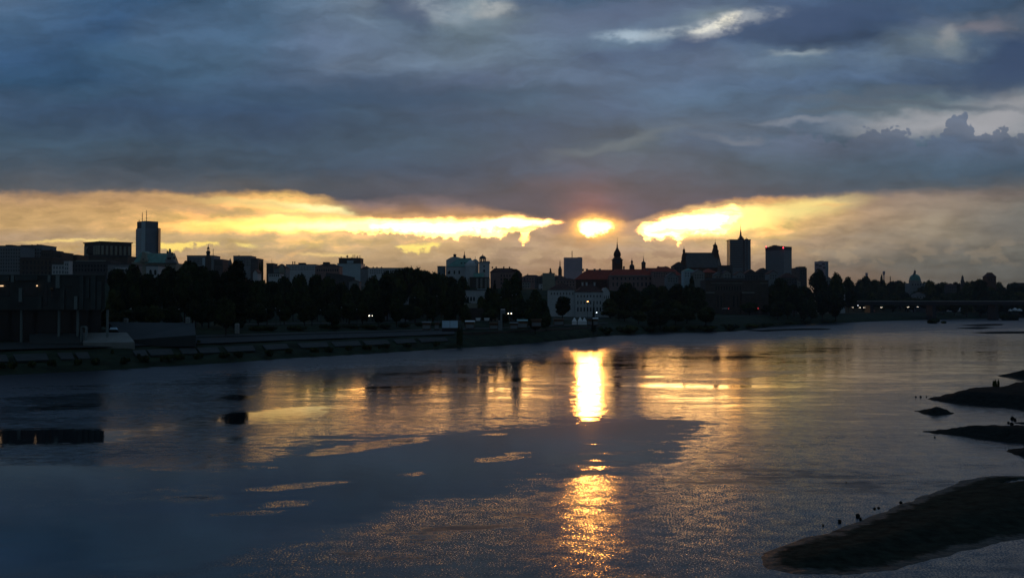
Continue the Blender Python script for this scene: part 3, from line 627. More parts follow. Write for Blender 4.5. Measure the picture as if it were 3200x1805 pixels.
# ------------------------------------------------------------------ buildings
class Bd:
    """a building facing the river: local x to the right, y away from the river, z up from its foot"""
    def __init__(s, name, label, l, r, D, yaw=0.0, z=None, cat='building', group=None, off=110):
        cx = (l + r) / 2; D = max(D, shoreD(cx) + off); s.D = D; s.cx = cx; s.x = (cx - 1600) / F * D * (1.0)
        p = at(cx, HZ, D); s.x = p.x
        s.z = ground_z(s.x, D) - 1.5 if z is None else z
        s.e = thing(name, label, cat, (s.x, D, s.z), yaw, group)
    def X(s, px): return at(px, HZ, s.D).x - s.x
    def Z(s, py): return at(s.cx, py, s.D).z - s.z
    def part(s, name, mb, m, parent=None, smooth=False): return mb.build(name, m, parent or s.e, smooth)
    def windows(s, l, r, top, bot, nc, nr, w=.45, h=.55, m='glass_dark', name='window', y=-.06, parent=None, arch=False):
        """single windows, each its own part, over the rectangle given in picture units"""
        x0, x1, z1, z0 = s.X(l), s.X(r), s.Z(top), s.Z(bot); cw = (x1 - x0) / nc; ch = (z1 - z0) / nr
        ww, hh = cw * w, ch * h; mb = MB()
        if arch: mb.prism([(-ww/2, -hh/2), (ww/2, -hh/2), (ww/2, hh*.25), (ww*.3, hh*.45), (0, hh/2), (-ww*.3, hh*.45), (-ww/2, hh*.25)], 0, .12)
        else: mb.box(-ww / 2, ww / 2, 0, .12, -hh / 2, hh / 2)
        me = mb.mesh(name, m)
        for j in range(nr):
            for i in range(nc): child(name, me, parent or s.e, (x0 + cw * (i + .5), y, z0 + ch * (j + .5)))
    def chimney(s, pxs, top, base, wpx=4, y=3, m='plaster_dark'):
        for p in pxs:
            x = s.X(p); w = wpx / F * s.D / 2; s.part('chimney', MB().box(x - w, x + w, y - w, y + w, s.Z(base), s.Z(top)).box(x - w * 1.2, x + w * 1.2, y - w * 1.2, y + w * 1.2, s.Z(top), s.Z(top) + .3), m)
    def block(s, l, r, top, dep=15, m='plaster_grey', y0=0, parapet=True, base=None):
        x0, x1, z1 = s.X(l), s.X(r), s.Z(top); o = MB().box(x0, x1, y0, y0 + dep, 0 if base is None else s.Z(base), z1)
        w = s.part('wall', o, m)
        if parapet: s.part('roof', MB().box(x0 - .25, x1 + .25, y0 - .25, y0 + dep + .25, z1, z1 + .45), 'roof_grey')
        return w
    def hipped(s, l, r, eave, top, dep=14, wm='plaster_cream', rm='tile_red', y0=0, ridge=None, gable=False):
        x0, x1 = s.X(l), s.X(r); ze, zt = s.Z(eave), s.Z(top)
        s.part('wall', MB().box(x0, x1, y0, y0 + dep, 0, ze), wm)
        o = MB()
        if gable: o.prismx([(y0 - .4, ze), (y0 + dep + .4, ze), (y0 + dep / 2, zt)], x0 - .3, x1 + .3)
        else: o.hip(x0, x1, y0, y0 + dep, ze, zt, ridge)
        return s.part('roof', o, rm)
    def gablefront(s, l, r, eave, top, dep=14, wm='plaster_cream', rm='tile_red', y0=0):
        x0, x1 = s.X(l), s.X(r); ze, zt = s.Z(eave), s.Z(top); xm = (x0 + x1) / 2
        s.part('wall', MB().prism([(x0, 0), (x1, 0), (x1, ze), (xm, zt), (x0, ze)], y0, y0 + dep), wm)
        o = MB(); o.prism([(x0 - .4, ze - .3), (xm, zt + .05), (x1 + .4, ze - .3), (x1 + .4, ze), (xm, zt + .45), (x0 - .4, ze)], y0 - .3, y0 + dep + .3)
        s.part('roof', o, rm)
    def corner(s, l, c, r, top, m1, m2, base=None, name='wall'):
        """two visible faces meeting at the column c"""
        x0, xc, x1 = s.X(l), s.X(c), s.X(r); z1 = s.Z(top); z0 = 0 if base is None else s.Z(base)
        a, d = xc - x0, x1 - xc; k = 1.0
        A = (x0, a * .75 * k); B_ = (xc, 0); Cc = (x1, d * .75 * k); Dd = (x0 + x1 - xc, (a + d) * .75)
        o = MB(); o.v = [(p[0], p[1], z) for z in (z0, z1) for p in (A, B_, Cc, Dd)]
        o.f = [(0, 1, 5, 4), (1, 2, 6, 5), (2, 3, 7, 6), (3, 0, 4, 7), (4, 5, 6, 7), (3, 2, 1, 0)]
        ob = s.part(name, o, m1)
        if m2 != m1:
            ob.data.materials.append(MATS[m2])
            for i in (1, 2): ob.data.polygons[i].material_index = 1
        return A, B_, Cc, Dd, z1
def mast(bd, px, top, base, r=.25, y=4, name='antenna', m='metal_dark'):
    x = bd.X(px); mb = MB().tube((x, y, bd.Z(base)), (x, y, bd.Z(top)), r, r * .5)
    for k in (.35, .6, .8):
        z = bd.Z(base) + (bd.Z(top) - bd.Z(base)) * k; mb.tube((x - r * 2.2, y, z), (x + r * 2.2, y, z), r * .4)
    return bd.part(name, mb, m)

# --- left skyline
d = Bd('office_block', 'long dark office block with a small roof box at the far left of the skyline', -60, 64, 620)
d.block(-60, 64, 769, 18, 'plaster_grey'); d.part('roof_hut', MB().box(d.X(5), d.X(25), 4, 10, d.Z(769), d.Z(763.5)), 'plaster_dark')
d.windows(-50, 62, 775, 850, 14, 7, .4, .5)
d = Bd('office_block', 'dark block with aerials next to the far left office block', 64, 130, 640)
d.block(64, 130, 767, 20, 'plaster_grey'); d.part('roof_hut', MB().box(d.X(96), d.X(118), 4, 10, d.Z(767), d.Z(765)).box(d.X(110), d.X(119), 3, 8, d.Z(767), d.Z(763)), 'plaster_dark')
mast(d, 89, 762, 767); mast(d, 106, 761, 767); d.windows(70, 128, 775, 850, 8, 7, .4, .5)
d = Bd('tenement', 'brown tenement stepping down to the right of the aerial block', 126, 156, 600)
d.block(126, 156, 783, 16, 'stone_brown'); d.chimney([152], 780, 784, 5); d.windows(128, 154, 790, 860, 4, 6)
d = Bd('tenement', 'brown tenement with chimneys, last step of the left row', 156, 190, 590)
d.block(156, 190, 790, 16, 'stone_brown'); d.chimney([176, 186], 787, 791, 5); d.windows(158, 188, 797, 860, 5, 5)
d = Bd('tenement', 'low flat dark building between the stepped tenements and the theatre', 188, 240, 610)
d.block(188, 240, 797.5, 16, 'stone_brown')
d = Bd('tenement', 'dark brown old house front with tall window bays above the science centre', 60, 165, 520)
d.block(60, 165, 806, 14, 'stone_brown'); d.windows(66, 160, 812, 862, 8, 3, .4, .6)
d = Bd('white_house', 'pale house with two rows of windows just above the science centre roof', 161, 216, 430)
d.block(161, 200, 826, 3, 'plaster_white'); d.part('wall', MB().box(d.X(200) + .01, d.X(216), -.6, 3, 0, d.Z(815)), 'plaster_white')
d.part('roof', MB().box(d.X(199), d.X(217), -.8, 3.3, d.Z(815), d.Z(814)), 'roof_grey')
d.windows(163, 200, 829, 857, 4, 2, .5, .6, 'glass_tower'); d.windows(203, 215, 820, 857, 2, 3, .5, .6, 'glass_tower', y=-.7)
d = Bd('opera_house', 'large box-shaped theatre hall with pilasters and a dark arch', 225, 400, 700)
A = d.corner(233, 312, 386, 757, 'stone_brown', 'stone_brown'); z1 = A[4]
d.part('roof', MB().quad([(A[0][0] - 1, A[0][1], z1), (A[1][0], A[1][1] - 1, z1), (A[2][0] + 1, A[2][1], z1), (A[3][0], A[3][1], z1)]).quad([(A[0][0] - 1, A[0][1], z1 + .9), (A[1][0], A[1][1] - 1, z1 + .9), (A[2][0] + 1, A[2][1], z1 + .9), (A[3][0], A[3][1], z1 + .9)]).quad([(A[0][0] - 1, A[0][1], z1), (A[1][0], A[1][1] - 1, z1), (A[1][0], A[1][1] - 1, z1 + .9), (A[0][0] - 1, A[0][1], z1 + .9)]).quad([(A[1][0], A[1][1] - 1, z1), (A[2][0] + 1, A[2][1], z1), (A[2][0] + 1, A[2][1], z1 + .9), (A[1][0], A[1][1] - 1, z1 + .9)]), 'metal_dark')
def onface(P0_, P1_, t, out=.12): return (P0_[0] + (P1_[0] - P0_[0]) * t, P0_[1] + (P1_[1] - P0_[1]) * t - out)
zb = d.Z(795)
for i in range(14):
    fa, t = ((A[0], A[1]), (i + .5) / 7) if i < 7 else ((A[1], A[2]), (i - 6.5) / 7)
    if i in (2, 3): continue
    c = onface(*fa, t); d.part('pilaster', MB().box(c[0] - .8, c[0] + .8, c[1] - .5, c[1] + .3, zb, z1 - 2.5), 'plaster_cream')
c = onface(A[0], A[1], .5); d.part('arched_window', MB().prism([(c[0] - 4, zb + 1), (c[0] + 4, zb + 1), (c[0] + 4, zb + 4), (c[0] + 2.6, zb + 6.4), (c[0], zb + 7.4), (c[0] - 2.6, zb + 6.4), (c[0] - 4, zb + 4)], c[1] - 1.2, c[1] + 3), 'glass_dark')
d.part('lower_wing', MB().box(d.X(222), d.X(404), -4, 30, 0, d.Z(800)), 'stone_brown'); d.part('cornice', MB().box(d.X(221), d.X(405), -4.6, -4.002, d.Z(801.5), d.Z(799)), 'plaster_dark')
d = Bd('tenement', 'long grey low building with pale bands in front of the theatre', 216, 345, 560)
d.block(216, 345, 818, 14, 'plaster_dark'); d.part('cornice', MB().box(d.X(236), d.X(330), -.4, -.003, d.Z(817), d.Z(813)), 'stone_pale'); d.windows(222, 340, 824, 850, 12, 2)
d = Bd('tenement', 'low pale-banded house between trees under the twin-antenna tower', 335, 415, 500)
d.block(335, 415, 827, 12, 'plaster_grey'); d.part('cornice', MB().box(d.X(360), d.X(414), -.4, -.003, d.Z(841), d.Z(835)), 'plaster_white')
# tower with two antennas
d = Bd('office_tower', 'tall blue-grey tower with two rooftop antennas at the left of the skyline', 409, 488, 1300, cat='tower')
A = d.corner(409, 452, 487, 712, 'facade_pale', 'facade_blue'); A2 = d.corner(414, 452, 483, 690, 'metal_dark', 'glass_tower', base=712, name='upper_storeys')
for i in range(1, 24):
    z = d.Z(712 + i * 6)
    if z < 5: break
    d.part('ledge', MB().quad([(A[0][0] - .2, A[0][1], z), (A[1][0], A[1][1] - .5, z), (A[1][0], A[1][1] - .5, z + .7), (A[0][0] - .2, A[0][1], z + .7)]).quad([(A[1][0], A[1][1] - .5, z), (A[2][0] + .3, A[2][1], z), (A[2][0] + .3, A[2][1], z + .7), (A[1][0], A[1][1] - .5, z + .7)]), 'facade_blue')
d.part('corner_shaft', MB().box(d.X(441), d.X(452.5), -1.2, 3, d.Z(800), d.Z(692)), 'facade_pale')
d.part('blade_wall', MB().box(d.X(484), d.X(488.5), 6, 14, 0, d.Z(711)), 'glass_dark')
mast(d, 430, 660, 692, .55, 14); mast(d, 441.5, 652, 692, .55, 16); mast(d, 422, 684, 691, .4, 12)
# church with green roof beside it
d = Bd('domed_church', 'church with green mansard roof and stepped gable under the twin-antenna tower', 405, 556, 640, cat='church')
d.part('wall', MB().box(d.X(456), d.X(550), 0, 16, 0, d.Z(822)), 'plaster_cream')
d.part('roof', MB().prismx([(-.5, d.Z(822)), (16.5, d.Z(822)), (8, d.Z(789))], d.X(452), d.X(532)), 'copper_green')
g = [(518, 822), (518, 812), (521, 806), (523, 798), (527, 792), (528.5, 784), (530, 780), (531.5, 784), (533, 791), (537, 797), (540, 803), (543, 808), (545, 814), (550, 818), (553, 822)]
d.part('gable', MB().prism([(d.X(a), d.Z(c)) for a, c in g][::-1], -1.5, 1.2), 'plaster_grey')
for a, c in ((522, 783), (529.5, 776), (537, 788), (543, 800)):
    d.part('pinnacle', MB().lathe([(.6, d.Z(c + 9)), (.6, d.Z(c + 5)), (.9, d.Z(c + 4)), (.15, d.Z(c))], d.X(a), 0, 6), 'metal_dark')
for a in (527, 533): d.part('window', MB().box(d.X(a) - .6, d.X(a) + .6, -1.7, -1.4, d.Z(811), d.Z(804)), 'glass_dark')
x0, x1 = d.X(413), d.X(462); zz = d.Z
d.part('mansard_roof', MB().frust(x0, x1, 2, 20, zz(818), x0 + 2.6, x1 - 3, 7, 15, zz(788)).frust(x0 + 2.6, x1 - 3, 7, 15, zz(788), x0 + 4, x1 - 5, 9, 13, zz(783)), 'copper_green')
d.part('side_gable', MB().prism([(d.X(436), zz(818)), (d.X(460), zz(818)), (d.X(459), zz(811)), (d.X(455), zz(806)), (d.X(453), zz(789)), (d.X(444), zz(786)), (d.X(441), zz(806)), (d.X(437), zz(811))], -.6, 2.8), 'plaster_cream')
d.part('wall', MB().box(x0 - 1, x1 - .01, 1, 21, 0, zz(818)), 'plaster_cream'); d.part('window', MB().box(d.X(446), d.X(449), -.8, -.5, zz(812), zz(808)), 'glass_dark')
d.part('cornice', MB().box(d.X(462), d.X(552), -.8, -.003, zz(824), zz(821)), 'roof_grey')
d = Bd('gatehouse', 'pale open gateway front half hidden by trees below the green-roofed church', 456, 493, 470)
d.block(456, 493, 831, 9, 'plaster_white'); d.windows(462, 492, 841, 860, 2, 1, .5, .9, arch=True)
d = Bd('flat_roofed_shed', 'pale flat-roofed shed among the trees left below the church', 402, 442, 380, z=12)
d.block(402, 442, 874, 10, 'plaster_white')
# slab blocks right of it
d = Bd('apartment_block', 'wide grey apartment block with a flat roof left of the tall poplar', 583, 695, 900)
d.block(583, 667, 799, 20, 'plaster_grey'); d.block(667, 695, 811, 20, 'plaster_dark', y0=.4)
d.part('stair_panel', MB().box(d.X(632), d.X(656), -.5, -.003, d.Z(832), d.Z(806)), 'facade_pale'); mast(d, 661, 775, 800, .3)
d.windows(588, 630, 806, 826, 10, 4); d.windows(670, 693, 816, 830, 6, 3, y=.3)
d = Bd('onion_spire', 'slim dark lantern spire rising behind the wide grey block', 637, 651, 840, cat='church tower')
x = 0; zz = d.Z
d.part('shaft', MB().lathe([(3.0, 0), (3.0, zz(806)), (2.2, zz(800)), (1.6, zz(792))], 0, 5, 8), 'stone_brown')
d.part('gallery', MB().lathe([(1.2, zz(795)), (2.0, zz(790)), (2.1, zz(786)), (1.2, zz(782))], 0, 5, 8), 'metal_dark')
for i in range(6): d.part('column', MB().tube((1.0 * cos(i * pi / 3), 5 + 1.0 * sin(i * pi / 3), zz(782.5)), (1.0 * cos(i * pi / 3), 5 + 1.0 * sin(i * pi / 3), zz(777)), .16), 'metal_dark')
d.part('cap', MB().lathe([(1.1, zz(777)), (1.3, zz(775)), (1.0, zz(772)), (.3, zz(770)), (.12, zz(761))], 0, 5, 8), 'metal_dark')
d = Bd('pointed_turret', 'small pale pointed turret just left of the tall poplar', 710, 722, 700, cat='turret')
d.part('wall', MB().lathe([(1.5, 0), (1.5, d.Z(826))], 0, 2, 8), 'plaster_dark'); d.part('roof', MB().lathe([(1.8, d.Z(826)), (1.2, d.Z(818)), (.6, d.Z(811)), (.1, d.Z(806))], 0, 2, 8), 'roof_grey')
d = Bd('apartment_block', 'grey apartment block with a lower right wing right behind the tall poplar', 728, 805, 900)
d.block(728, 782, 800, 20, 'plaster_grey'); d.block(782.05, 805, 808, 20, 'plaster_dark', y0=.3); mast(d, 742, 796, 800, .3); d.windows(732, 780, 806, 832, 10, 4)
d = Bd('town_house', 'small house with a steep white gable between the trees right of the poplar', 790, 805, 520, cat='house')
d.gablefront(790, 804, 852, 843, 8, 'plaster_white', 'tile_dark')
d = Bd('town_house', 'dark house with a mansard roof and pale end wall on the ridge', 855, 892, 620, cat='house')
d.hipped(855, 892, 838, 823, 12, 'plaster_grey', 'tile_dark', ridge=4); d.part('end_wall', MB().prism([(d.X(872), 0), (d.X(888), 0), (d.X(888), d.Z(838)), (d.X(880), d.Z(828)), (d.X(872), d.Z(838))], -1, -.003), 'plaster_cream')
d = Bd('town_house', 'small dark flat-topped house left of the mansard house', 832, 855, 640, cat='house')
d.block(832, 853, 824, 12, 'plaster_dark'); mast(d, 844, 806, 824, .12)
d = Bd('villa', 'low white villa front with dark windows among trees below the mansard house', 838, 874, 500, cat='house')
d.block(838, 874, 855, 9, 'plaster_white'); d.windows(840, 873, 856, 866, 5, 1, .5, .6)
d = Bd('apartment_block', 'long pale apartment block with roof boxes in the middle left of the skyline', 893, 985, 760)
d.block(893, 985, 827, 16, 'plaster_white'); d.part('roof_hut', MB().box(d.X(928), d.X(948), 4, 10, d.Z(827), d.Z(820)), 'plaster_dark'); d.chimney([911.5, 918], 817, 827, 2.5); d.windows(896, 982, 831, 845, 18, 2, .45, .45)
d = Bd('town_house', 'reddish dark house right beside the long pale block', 984, 1060, 740, cat='house')
d.hipped(984, 1060, 832, 823, 14, 'plaster_pink', 'tile_dark', ridge=6); d.part('roof_hut', MB().box(d.X(1006), d.X(1025), 3, 8, d.Z(833), d.Z(818)), 'plaster_dark'); d.windows(988, 1058, 838, 850, 10, 1)
d = Bd('antenna_block', 'dark block crowned with many antennas on the left part of the skyline', 1056, 1130, 900)
d.block(1058, 1126, 807, 18, 'stone_brown'); d.block(1056, 1130, 824, 24, 'facade_pale', y0=-4)
d.part('stair_panel', MB().box(d.X(1084), d.X(1104), -.5, -.003, d.Z(824), d.Z(814)), 'facade_pale')
for i, (p, t) in enumerate([(1064, 800), (1082, 795), (1094, 801), (1101, 795), (1105, 794), (1110, 799), (1115, 798), (1121, 796)]): mast(d, p, t, 807, .3, 3 + i % 3 * 3)
d.part('dish', MB().lathe([(.2, d.Z(803)), (1.3, d.Z(801)), (1.3, d.Z(799)), (.2, d.Z(798))], d.X(1082), 4, 8), 'metal_dark')
d = Bd('apartment_block', 'long low bluish block right of the antenna block', 1132, 1272, 700)
d.block(1150, 1272, 838, 14, 'plaster_white'); d.chimney([1164, 1176, 1190], 834, 838, 3); d.windows(1155, 1268, 842, 856, 20, 2, .45, .5)
d = Bd('town_house', 'dark terrace roof stepping down from the antenna block', 1126, 1156, 720, cat='house')
d.hipped(1126, 1156, 840, 829, 12, 'plaster_grey', 'tile_dark')
d = Bd('retaining_wall', 'plain grey-brown sloping wall among trees below the antenna block', 1015, 1105, 470, cat='wall')
d.part('wall', MB().prism([(d.X(1018), d.Z(900)), (d.X(1105), d.Z(900)), (d.X(1108), d.Z(866)), (d.X(1060), d.Z(856)), (d.X(1018), d.Z(852))], 0, 1.2), 'plaster_dark')
for i, (l_, r_, t_, D_, lb) in enumerate([(1090, 1122, 876, 440, 'low white shed among the trees under the antenna block'), (1172, 1204, 880, 420, 'pale broken garden wall below the bluish block'), (1205, 1222, 888, 410, 'small white hut below the bluish block'), (1252, 1272, 925, 360, 'pale slanting hoarding among the riverside trees')]):
    d = Bd('garden_shed', lb, l_, r_, D_, cat='shed'); d.gablefront(l_, r_, t_ + 4, t_, 6, 'plaster_grey', 'roof_grey')

# --- the church on the scarp
d = Bd('parish_church', 'church with green copper roofs, spirelet and domed bell tower on the scarp', 1362, 1530, 600, cat='church'); zz, X = d.Z, d.X
d.part('west_front', MB().prism([(X(1388), 0), (X(1434), 0), (X(1434), zz(801)), (X(1422), zz(797.5)), (X(1408), zz(797.5)), (X(1402), zz(800)), (X(1388), zz(808))], 17.5, 20), 'plaster_white')
d.part('wall', MB().box(X(1390), X(1470), 9.003, 24, 0, zz(831)), 'plaster_white')
d.part('roof', MB().v and None or MB().frust(X(1391), X(1482), 8.6, 16.9, zz(831), X(1429), X(1468), 16.2, 16.9, zz(802)), 'copper_green')
d.part('cupola', MB().lathe([(1.0, zz(799)), (1.0, zz(793)), (1.3, zz(792.5)), (1.0, zz(789.5)), (.2, zz(788))], X(1415.5), 18.7, 8), 'metal_dark')
d.part('spirelet', MB().lathe([(.9, zz(804)), (.8, zz(798)), (1.0, zz(797)), (.3, zz(792)), (.1, zz(780))], X(1447), 16.5, 8), 'metal_dark')
d.part('chapel', MB().lathe([(2.8, 0), (2.8, zz(831)), (3.1, zz(830.5)), (3.1, zz(829))], X(1375), 12, 16), 'plaster_grey')
d.part('transept', MB().prism([(X(1452), 0), (X(1494), 0), (X(1494), zz(815)), (X(1490), zz(811)), (X(1484), zz(808)), (X(1478), zz(812)), (X(1470), zz(822)), (X(1452), zz(822))], 1, 9), 'plaster_white')
d.part('transept_roof', MB().prismx([(.6, zz(831)), (1.2, zz(820)), (4, zz(812)), (7, zz(811.5)), (9.6, zz(820)), (9.6, zz(831))], X(1456), X(1484)), 'copper_green')
mast(d, 1484.5, 799, 809, .12, 4, 'cross', 'metal_dark')
d.part('apse', MB().lathe([(3.9, 0), (3.9, zz(832)), (4.2, zz(831.5)), (3.4, zz(822)), (1.6, zz(814)), (.2, zz(811))], X(1472), 1.5, 16), 'plaster_white')
d.part('tower', MB().box(X(1497), X(1529), -1, 6, 0, zz(820)).box(X(1495), X(1531), -1.4, 6.4, zz(822), zz(819)), 'plaster_white')
d.part('belfry', MB().lathe([(2.25, zz(819)), (2.25, zz(816.5))], X(1508), 2.4, 8), 'plaster_dark')
for i in range(8):
    a = pi / 8 + i * pi / 4; d.part('column', MB().tube((X(1508) + 1.95 * cos(a), 2.4 + 1.95 * sin(a), zz(816.6)), (X(1508) + 1.95 * cos(a), 2.4 + 1.95 * sin(a), zz(808)), .42, n=5), 'plaster_dark')
d.part('dome', MB().lathe([(2.3, zz(808)), (2.45, zz(807)), (2.1, zz(803)), (1.3, zz(799.5)), (.3, zz(797.5)), (.1, zz(793))], X(1508), 2.4, 12), 'roof_grey', smooth=False)
d.part('balustrade', MB().box(X(1512), X(1530), -1.2, -.9, zz(819), zz(816)).box(X(1526), X(1530), -.9, 6, zz(819), zz(816)), 'stone_pale')
for a, t_, bt in ((1484, 818, 826), (1513, 830, 834), (1513, 842, 850), (1398, 847, 854), (1464, 845, 858), (1440, 818, 822), (1450, 818, 822)): d.part('window', MB().box(X(a) - .55, X(a) + .55, -1.2 if a > 1500 else (.7 if a > 1455 else 8.6), 9.2 if a < 1455 else 1.2 if a > 1455 and a < 1500 else -.9, zz(bt), zz(t_)), 'glass_dark')
d.part('lean_to_roof', MB().prismx([(-5, zz(866)), (-1.6, zz(866)), (-1.6, zz(853))], X(1480), X(1513)), 'copper_green')
d.part('lower_wall', MB().box(X(1468), X(1530), -4.6, -1.5, 0, zz(866)), 'stone_brown')
for a in (1466, 1492, 1505, 1519, 1528): d.part('buttress', MB().box(X(a) - .7, X(a) + .7, -5.2, -4.603, 0, zz(870)), 'stone_pale')
d.windows(1394, 1440, 840, 858, 3, 1, .3, .6, y=8.9)
d = Bd('corner_tenement', 'red-brown roofed tenement with a pale end wall right of the scarp church', 1530, 1632, 600)
d.hipped(1532, 1612, 850, 836, 14, 'plaster_pink', 'tile_dark', ridge=3, y0=1); d.chimney([1538, 1550, 1574, 1592], 833, 838, 4, 6)
d.part('end_wall', MB().box(X(1560) + .1, X(1599), -.2, .98, 0, d.Z(853)), 'plaster_cream'); d.windows(1562, 1598, 856, 890, 4, 3, .35, .6, y=-.3)
d.part('side_wing', MB().prism([(d.X(1600), 0), (d.X(1632), 0), (d.X(1632), d.Z(856)), (d.X(1624), d.Z(846)), (d.X(1614), d.Z(840)), (d.X(1600), d.Z(839))], 2, 14), 'tile_dark')
d = Bd('white_pavilion', 'long white low building with arches among trees below the scarp church', 1440, 1526, 440)
d.block(1452, 1526, 907, 12, 'plaster_white'); d.part('end_gable', MB().prism([(d.X(1436), 0), (d.X(1452), 0), (d.X(1452), d.Z(912)), (d.X(1446), d.Z(905)), (d.X(1436), d.Z(912))], 1, 9), 'plaster_white')
d.part('raised_roof', MB().box(d.X(1490), d.X(1526), 3, 10, d.Z(907), d.Z(902)), 'facade_pale'); d.windows(1458, 1486, 925, 942, 3, 1, .55, .8, arch=True)
d = Bd('garden_wall', 'low pale garden wall with dark gateways in front of the white pavilion', 1436, 1540, 400, cat='wall')
d.part('wall', MB().box(d.X(1450), d.X(1527), 0, 1, 0, d.Z(947)), 'plaster_cream'); d.part('lower_wall', MB().box(d.X(1436), d.X(1541), -6, -5, 0, d.Z(962)), 'stone_brown')

# --- old town
for l_, r_, t_, D_, m_, lb in [(1632, 1690, 858, 900, 'plaster_pink', 'hazy low roofs at the left of the gap before the grey slab tower'), (1672, 1745, 860, 820, 'plaster_dark', 'dark low roof just left of the statue column'), (1725, 1768, 860, 950, 'plaster_pink', 'pinkish low house under the slim needle spire'),
                               (1630, 1658, 874, 700, 'stone_pale', 'small pale house with a flat end wall left of the old town'), (1685, 1722, 880, 640, 'plaster_white', 'pale house front under the statue column'), (1738, 1800, 868, 720, 'plaster_pink', 'rose-grey house under the grey slab tower')]:
    d = Bd('town_house', lb, l_, r_, D_, cat='house'); d.hipped(l_, r_, t_ + 7, t_, 12, m_, 'tile_dark', ridge=5); d.windows(l_ + 3, r_ - 3, t_ + 9, t_ + 26, max(3, (r_ - l_) // 9), 2, .35, .5); d.chimney([l_ + (r_ - l_) * .3], t_ - 2, t_ + 3, 3, 5)
d = Bd('monument_column', 'tall thin column with a statue on top against the pale sky', 1716, 1725, 760, cat='monument')
d.part('pedestal', MB().box(-2, 2, -2, 2, 0, d.Z(872)), 'stone_brown'); d.part('shaft', MB().lathe([(.75, d.Z(872)), (.65, d.Z(853)), (1.5, d.Z(852)), (1.5, d.Z(850))], 0, 0, 10), 'stone_brown')
d.part('statue', MB().lathe([(.7, d.Z(850)), (.8, d.Z(846)), (.6, d.Z(843)), (.75, d.Z(841)), (.3, d.Z(839.5)), (.38, d.Z(838)), (.1, d.Z(837))], 0, 0, 8).tube((.5, 0, d.Z(848)), (-1.1, 0, d.Z(838)), .12), 'metal_dark')
d = Bd('needle_spire', 'slim church tower with a needle spire left of the grey slab tower', 1745, 1756, 1000, cat='church tower')
zz = d.Z; d.part('shaft', MB().box(-2, 2, 0, 4, 0, zz(843)), 'stone_brown'); d.part('belfry', MB().lathe([(2.2, zz(843)), (2.0, zz(840)), (1.4, zz(837)), (1.3, zz(834))], 0, 2, 8), 'plaster_dark'); d.part('spire', MB().lathe([(1.5, zz(834)), (.6, zz(831)), (.5, zz(820)), (.12, zz(811))], 0, 2, 8), 'metal_dark')
d = Bd('slab_tower', 'hazy grey-mauve slab tower with one mast, left of the clock tower', 1764, 1820, 2100, cat='tower')
d.block(1764, 1820, 805, 30, 'facade_haze'); mast(d, 1789, 782, 805, .9, 12); d.windows(1768, 1816, 812, 850, 12, 9, .4, .45, 'facade_blue')
d.part('roof_hut', MB().box(d.X(1806), d.X(1818), 4, 14, d.Z(805), d.Z(803)), 'plaster_dark')
# royal castle
d = Bd('royal_castle', 'long old castle with red tiled roofs and a rosy river front', 1800, 2135, 800, cat='castle'); zz, X = d.Z, d.X
d.part('wall', MB().box(X(1905), X(2132), 0, 14, 0, zz(862)), 'plaster_pink'); d.part('roof', MB().hip(X(1905), X(2132), 0, 14, zz(862), zz(840), 6), 'tile_red')
d.part('cornice', MB().box(X(1904), X(2133), -.7, -.003, zz(862.8), zz(860)), 'stone_pale')
d.windows(1910, 2090, 866, 875, 14, 1, .3, .8); d.windows(1910, 2090, 880, 896, 14, 1, .36, .75, name='tall_window')
d.part('back_roof', MB().v and None or MB().hip(X(1806), X(2000), 24, 44, zz(868), zz(837.5), 12), 'tile_red'); d.part('back_wall', MB().box(X(1806), X(2000), 24, 44, 0, zz(868)), 'plaster_pink')
d.part('back_roof', MB().hip(X(2001), X(2132), 24, 42, zz(868), zz(832), 8), 'tile_red'); d.part('back_wall', MB().box(X(2001), X(2132), 24, 42, 0, zz(868)), 'plaster_pink')
d.part('left_wing', MB().box(X(1800), X(1900), 8, 22, 0, zz(872)), 'tile_dark'); d.part('left_roof', MB().hip(X(1800), X(1900), 8, 22, zz(872), zz(846), 9), 'tile_red')
d.chimney([1830, 1843, 1868, 1885], 836, 843, 6, 30, 'plaster_pink'); d.chimney([1963, 2074, 2098], 828, 838, 5, 30, 'plaster_pink'); d.chimney([2026], 838, 845, 5, 6, 'plaster_pink')
d = Bd('clock_tower', 'dark clock tower with an onion helm and long spire above the castle roofs', 1915, 1947, 830, cat='tower'); zz, X = d.Z, d.X
d.part('shaft', MB().box(-4.4, 4.4, 0, 9, 0, zz(812)), 'brick_dark'); d.part('cornice', MB().box(-4.9, 4.9, -.5, 9.5, zz(812), zz(810)), 'plaster_dark')
d.part('upper_shaft', MB().lathe([(4.6, zz(810)), (4.2, zz(806)), (3.1, zz(803)), (3.0, zz(801))], 0, 4.5, 8, pi / 8), 'brick_dark')
d.part('onion_helm', MB().lathe([(3.0, zz(801)), (3.3, zz(799)), (3.45, zz(795)), (3.3, zz(790)), (2.6, zz(785)), (1.6, zz(779)), (.9, zz(774)), (.6, zz(770)), (.8, zz(768)), (.5, zz(766)), (.55, zz(763)), (.25, zz(760))], 0, 4.5, 12), 'tile_dark', smooth=False)
d.part('spire', MB().lathe([(.25, zz(760)), (.4, zz(757.5)), (.18, zz(755)), (.08, zz(739))], 0, 4.5, 6), 'metal_dark'); d.part('clock_face', MB().v and None or MB().prism([(2 * cos(i * pi / 8), zz(818) + 2 * sin(i * pi / 8)) for i in range(16)], -.25, -.003), 'plaster_dark')
d = Bd('onion_turret', 'small onion-domed turret just right of the clock tower', 1968, 1984, 850, cat='turret'); zz = d.Z
